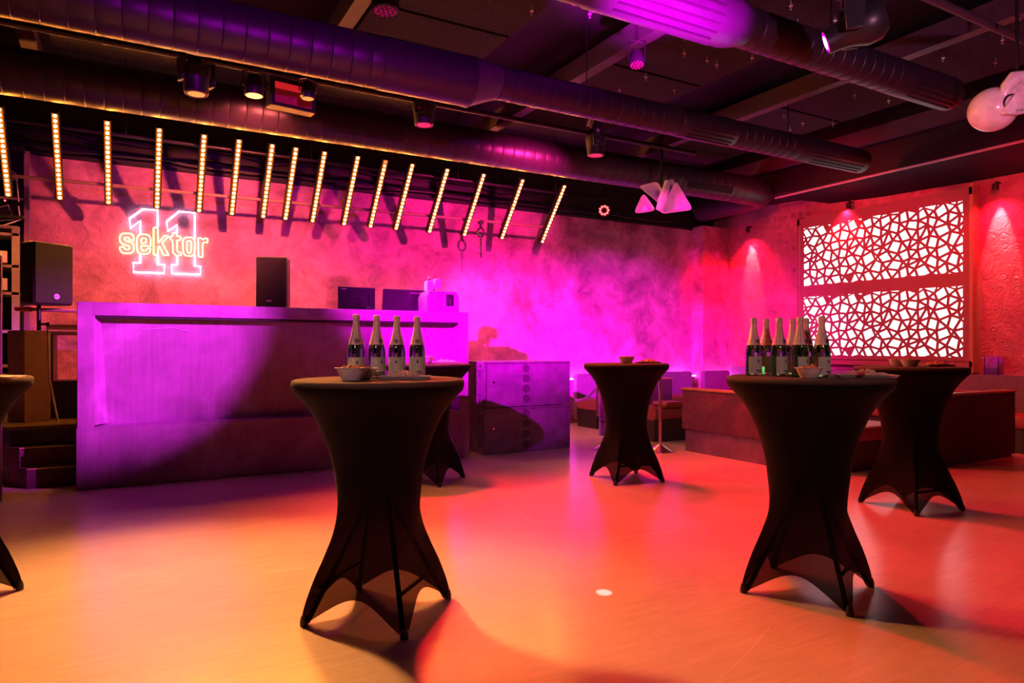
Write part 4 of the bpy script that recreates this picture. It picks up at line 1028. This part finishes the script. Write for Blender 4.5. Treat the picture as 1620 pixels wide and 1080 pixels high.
# LED par lamps seen from below
def led_par(label, loc, tilt, rz, r=0.1):
    t = thing('led_par', label, 'stage lamp', loc, rz)
    mt = Matrix.Rotation(tilt, 4, 'X')
    MB().lathe([(r*0.95, 0), (r*1.05, 0.01), (r, 0.06), (r*0.7, 0.12)], 28, mt).build('housing', 'plastic', t)
    m = MB()
    for ring, kk in ((0.0, 1), (0.42, 6), (0.8, 12)):
        for i in range(kk):
            a = 2*PI*i/kk; m.lathe([(r*0.13, 0), (r*0.10, -0.006)], 8, mt @ Matrix.Translation((ring*r*math.cos(a), ring*r*math.sin(a), 0)))
    m.build('lens_cluster', 'dim_red', t)
    MB().tube([(-r*1.1, 0, 0.03), (-r*1.1, 0, 0.2), (r*1.1, 0, 0.2), (r*1.1, 0, 0.03)], 0.008).tube([(0, 0, 0.2), (0, 0, 0.55)], 0.012).build('yoke', 'darkmetal', t)
led_par('round LED lamp with unlit pink cells at the top, left of centre', (1.66, 4.82, 3.72), 0, 0, 0.09)
led_par('round LED lamp with unlit pink cells under the ceiling beam', (3.70, 4.43, 3.60), R(-12), R(-30), 0.06)
for (x, y, z), lb in (((2.83, 4.32, 3.9), 'leftmost small tube downlight at the top edge'), ((2.97, 4.27, 3.86), 'middle small tube downlight at the top edge'), ((3.143, 4.25, 3.84), 'rightmost small tube downlight, beside the magenta duct')):
    t = thing('tube_downlight', lb, 'downlight', (x, y, z), 0, 'tube downlights')
    MB().lathe([(0.033, 0), (0.036, 0.0), (0.036, 0.14), (0.01, 0.15), (0.01, 0.4)], 20, cap=False).build('tube', 'plastic', t)
    MB().lathe([(0.033, 0.01), (0.034, 0.0), (0.028, 0.0), (0.026, 0.02)], 20, cap=False).build('rim', 'frame', t)
# white folded speakers
def horn(mb, tri, depth, c, rot, thick=0.012, shrink=0.45):
    """open rounded triangular funnel"""
    pl = []
    N = 3
    for i in range(N):
        p = Vector(tri[i]); a = Vector(tri[i-1]); b = Vector(tri[(i+1) % N]); q = 0.055
        A = p+(a-p).normalized()*q; B = p+(b-p).normalized()*q
        for k in range(5):
            u = k/4; pl.append(tuple(A*(1-u)**2+p*2*u*(1-u)+B*u*u))
    cen = Vector((sum(p[0] for p in pl)/len(pl), sum(p[1] for p in pl)/len(pl)))
    def ringp(s, z): return [(cen.x+(x-cen.x)*s, z, cen.y+(y-cen.y)*s) for x, y in pl]
    rings = [ringp(1.0, 0), ringp(0.96, -0.006), ringp(0.90, 0.0), ringp(shrink, depth*0.85), ringp(0.02, depth*0.87)]
    outer = [ringp(shrink+0.12, depth), ringp(0.02, depth*1.02)]
    K = len(pl); vs = []; fs = []
    allr = [outer[1], outer[0]] + rings
    for rr in allr: vs += rr
    for j in range(len(allr)-1):
        for i in range(K):
            k = (i+1) % K; fs.append((j*K+i, j*K+k, (j+1)*K+k, (j+1)*K+i))
    mt = Matrix.Translation(c) @ rot
    mb.add(vs, fs, mt)
t = thing('folded_horn_speaker', 'white folded triangular horn speaker hanging on a rope, lit pink', 'speaker', (6.158, 6.857, 3.22), CR); t.scale = (1.25, 1.22, 1.6)
h = MB(); horn(h, [(-0.02, -0.13), (0.34, -0.09), (0.14, 0.16)], 0.26, (0, 0, 0), Matrix.Rotation(R(6), 4, 'Z')); h.build('right_horn', 'white', t, ang=60)
h = MB(); horn(h, [(-0.25, 0.12), (-0.03, 0.15), (0.06, -0.10)], 0.24, (0, 0.03, 0), Matrix.Rotation(R(-16), 4, 'Z')); h.build('upper_horn', 'white', t, ang=60)
h = MB(); horn(h, [(-0.30, -0.12), (-0.06, -0.10), (-0.20, 0.06)], 0.22, (0, 0.0, 0), Matrix.Rotation(R(-10), 4, 'Z'), shrink=0.35); h.build('left_horn', 'white', t, ang=60)
h = MB(); h.tube([(-0.03, 0.02, -0.1), (0.0, 0.0, -0.02), (0.06, 0.03, 0.13), (0.12, 0.1, 0.15)], [0.04, 0.05, 0.035, 0.03], n=12); h.build('fold', 'white', t)
MB().tube([(0.0, 0.1, 0.1), (0.02, 0.1, 0.55)], 0.018, n=10).sphere((0.02, 0.1, 0.5), 0.025, 12, 8).box(0.02, 0.1, 0.75, 0.09, 0.09, 0.05).tube([(0.02, 0.1, 0.5), (0.02, 0.1, 0.795)], 0.010).tube([(-0.12, 0.1, 0.72), (0.02, 0.12, 0.70), (0.16, 0.1, 0.74)], 0.008).build('hanger', 'darkmetal', t)
text_obj('VOID', 0.028, 'ink', t, 'maker_mark', (-0.13, -0.012, -0.105), (R(90), 0, 0))
t = thing('globe_speaker', 'glossy white globe speaker with folded horns, cut by the right edge', 'speaker', (5.90, 2.72, 3.10), R(-33))
MB().sphere((-0.06, 0.03, 0.0), 0.17, 40, 20, 0.97).build('globe', 'white', t)
MB().tube([(-0.02+0.065*math.cos(a), -0.142, -0.01+0.065*math.sin(a)) for a in [R(80+i*12) for i in range(12)]], [0.003+0.006*math.sin(PI*i/11) for i in range(12)], n=8).build('seam_gap', 'ink', t)
h = MB(); horn(h, [(0.0, -0.085), (0.20, -0.085), (0.13, 0.11)], 0.2, (-0.13, -0.17, -0.02), Matrix.Rotation(R(0), 4, 'Z')); h.build('left_horn', 'white', t, ang=60)
h = MB(); horn(h, [(0.12, 0.14), (0.36, 0.12), (0.24, -0.12)], 0.22, (-0.14, -0.12, 0.03), Matrix.Rotation(R(4), 4, 'Z')); h.build('right_horn', 'white', t, ang=60)
h = MB(); h.tube([(-0.07, -0.1, 0.04), (-0.05, -0.12, 0.12), (0.0, -0.12, 0.185), (0.08, -0.1, 0.20), (0.18, -0.08, 0.17)], [0.03, 0.045, 0.05, 0.05, 0.04], n=14); h.build('arching_rim', 'white', t)
text_obj('VOID', 0.026, 'ink', t, 'maker_mark', (0.005, -0.179, -0.086), (R(90), 0, 0))
MB().tube([(0.1, 0.0, 0.14), (0.1, 0.0, 1.40)], 0.012).build('hanger', 'darkmetal', t)

# magenta LED strip on the ledge (washes up the back wall)
tag(MB().box(7.1, 9.40, 0.732, 4.3, 0.02, 0.018).build('led_strip', 'mag_strip'), 'magenta light strip on the ledge, washing up the back wall', 'light strip')
tag(MB().box(9.55, 9.10, 0.732, 0.66, 0.02, 0.018).build('led_strip', 'mag_strip'), 'short magenta light strip on the ledge before the corner pilaster', 'light strip')

for i, pts in enumerate(([(922, 858), (1050, 841), (1185, 820)], [(1135, 1078), (1185, 1032), (1217, 992)], [(785, 790), (815, 806), (850, 830)], [(410, 905), (440, 903), (480, 899)])):
    P_ = []
    for px, py in pts:
        d = 1350/(py-550); x, y = wpt(d, (px-810)/1080*d); P_.append((x, y, 0.0005))
    struct(MB().tube(P_, 0.0022, n=6), 'floor_scratch', 'white').scale = (1, 1, 0.2)

# ---------------------------------------------------------------- light
def spot(name, loc, target, col, power, cone, blend=0.5, r=0.05):
    l = bpy.data.lights.new(name, 'SPOT'); l.color = col; l.energy = power; l.spot_size = R(cone); l.spot_blend = blend; l.shadow_soft_size = r
    o = bpy.data.objects.new(name, l); C.objects.link(o); o.location = loc; aim(o, target); return o
MAG = (1.0, 0.0, 0.92); VIO = (0.72, 0.0, 1.0); RED = (1.0, 0.008, 0.03)
hp = Vector((4.12, 2.78, 3.32)) + dv*0.20
spot('magenta_head_beam', hp, (0.15, 7.2, 1.25), (1, 0.06, 1.0), 5500, 20, 1.0, 0.04)
LH = (-2.3, 1.6, 3.7)
spot('magenta_left_beam', LH, (4.1, 7.6, 0.95), (1, 0.0, 1.0), 6500, 15, 0.9, 0.06)
spot('magenta_left_beam', LH, (5.6, 9.5, 1.15), MAG, 16000, 19, 1.0, 0.06)
spot('magenta_left_beam', LH, (7.7, 9.5, 1.2), MAG, 17000, 17, 1.0, 0.06)
spot('magenta_left_beam', LH, (9.9, 8.3, 1.2), (1, 0, 0.55), 12000, 15, 1.0, 0.06)
spot('magenta_duct_beam', (1.9, 0.6, 0.3), (3.4, 3.7, 3.72), (1, 0, 1), 26000, 17, 1.0, 0.05)  # unseen uplight, added to colour the duct magenta
spot('violet_duct_beam', (0.5, -1.5, 2.6), (1.7, 5.5, 3.75), VIO, 900, 42, 1.0, 0.1)  # added lamp out of view, tints the stepped duct violet
spot('coral_wall_wash', (1.33, 6.66, 3.5), (0.9, 9.5, 2.3), (1.0, 0.14, 0.12), 850, 88, 1.0, 0.05)
spot('pink_wall_wash', (4.674, 6.5, 3.45), (4.3, 9.5, 2.7), (1.0, 0.02, 0.28), 750, 92, 1.0, 0.05)
spot('red_head_beam', (2.573, 6.32, 3.44), (2.2, 3.2, 0), RED, 1500, 88, 1.0, 0.14)
spot('red_head_beam', (4.674, 6.32, 3.43), (5.6, 3.4, 0), RED, 1300, 88, 1.0, 0.14)
spot('soft_front_wash', (-1.6, -0.8, 3.0), (1.05, 3.13, 1.1), (1.0, 0.42, 0.5), 260, 22, 1.0, 0.2)  # added, unseen: this and the next lamp lift bottles and bowls
spot('soft_front_wash', (0.6, -1.6, 3.0), (3.07, 2.32, 1.1), (1.0, 0.42, 0.5), 200, 22, 1.0, 0.2)
spot('magenta_speaker_beam', LH, (6.16, 6.86, 3.22), (1, 0.0, 0.42), 5500, 7, 0.6, 0.05)  # extra beam added to turn the hanging speaker pink
spot('pink_globe_beam', (3.2, 0.2, 2.6), (5.95, 2.72, 3.1), (1, 0.10, 0.14), 110, 16, 0.6, 0.05)  # unseen lamp added to redden the globe speaker
spot('red_pilaster_beam', (7.4, 6.4, 3.6), (9.55, 9.2, 2.3), RED, 1500, 24, 0.8, 0.05)  # red beam added for the pilaster face, has no fixture
spot('dim_duct_wash', (2.0, -1.4, 2.3), (6.4, 4.6, 3.75), (1.0, 0.33, 0.62), 550, 44, 1.0, 0.1)  # unseen lamp added to lift the right-hand ends of the ducts
x, y = wpt(3.49, 0.47)
spot('pin_beam', (3.0, 4.6, 3.9), (x, y, 0), (1, 0.75, 0.8), 1500, 1.1, 0.3, 0.01)
spot('golden_head_beam', (0.518, 6.32, 3.37), (-0.2, 2.0, 0), (1.0, 0.42, 0.10), 2000, 80, 1.0, 0.14)
spot('golden_par_beam', (0.976, 6.3, 3.43), (4.4, 2.6, 0.3), (1.0, 0.30, 0.05), 420, 95, 0.9, 0.06)
spot('red_corner_wash', (6.6, 6.0, 3.7), (9.9, 7.0, 2.2), RED, 480, 95, 1.0, 0.1)  # added red fill for the right wall, this and the next without fixture
spot('red_corner_wash', (7.4, 3.2, 3.7), (9.9, 4.4, 1.9), RED, 380, 90, 1.0, 0.1)
for y, z in ((8.64, 3.42), (6.66, 3.50), (4.6, 3.37)):
    if y != 6.66: spot('wall_spot_core', (9.79, y, z-0.09), (9.95, y, z-0.9), (1.0, 0.5, 0.42), 110, 34, 0.7, 0.015)
    spot('wall_spot_wash', (9.66, y, z-0.09), (9.95, y, 2.2), RED, 160, 110, 1.0, 0.02)

wd = bpy.data.worlds.new('dark_room'); sc.world = wd; wd.use_nodes = True
wd.node_tree.nodes['Background'].inputs['Color'].default_value = (0.02, 0.003, 0.006, 1)
wd.node_tree.nodes['Background'].inputs['Strength'].default_value = 0.5

# ---------------------------------------------------------------- camera
cam = bpy.data.cameras.new('camera'); co = bpy.data.objects.new('camera', cam); C.objects.link(co)
co.location = (0, 0, 1.25); co.rotation_euler = (R(90), 0, R(-29.5))
cam.lens = 24; cam.sensor_width = 36; cam.shift_y = 10/1620; cam.clip_start = 0.05
sc.camera = co
sc.view_settings.view_transform = 'Standard'; sc.view_settings.look = 'None'
sc.view_settings.exposure = 0.1; sc.view_settings.gamma = 1.0
sc.view_settings.use_curve_mapping = False
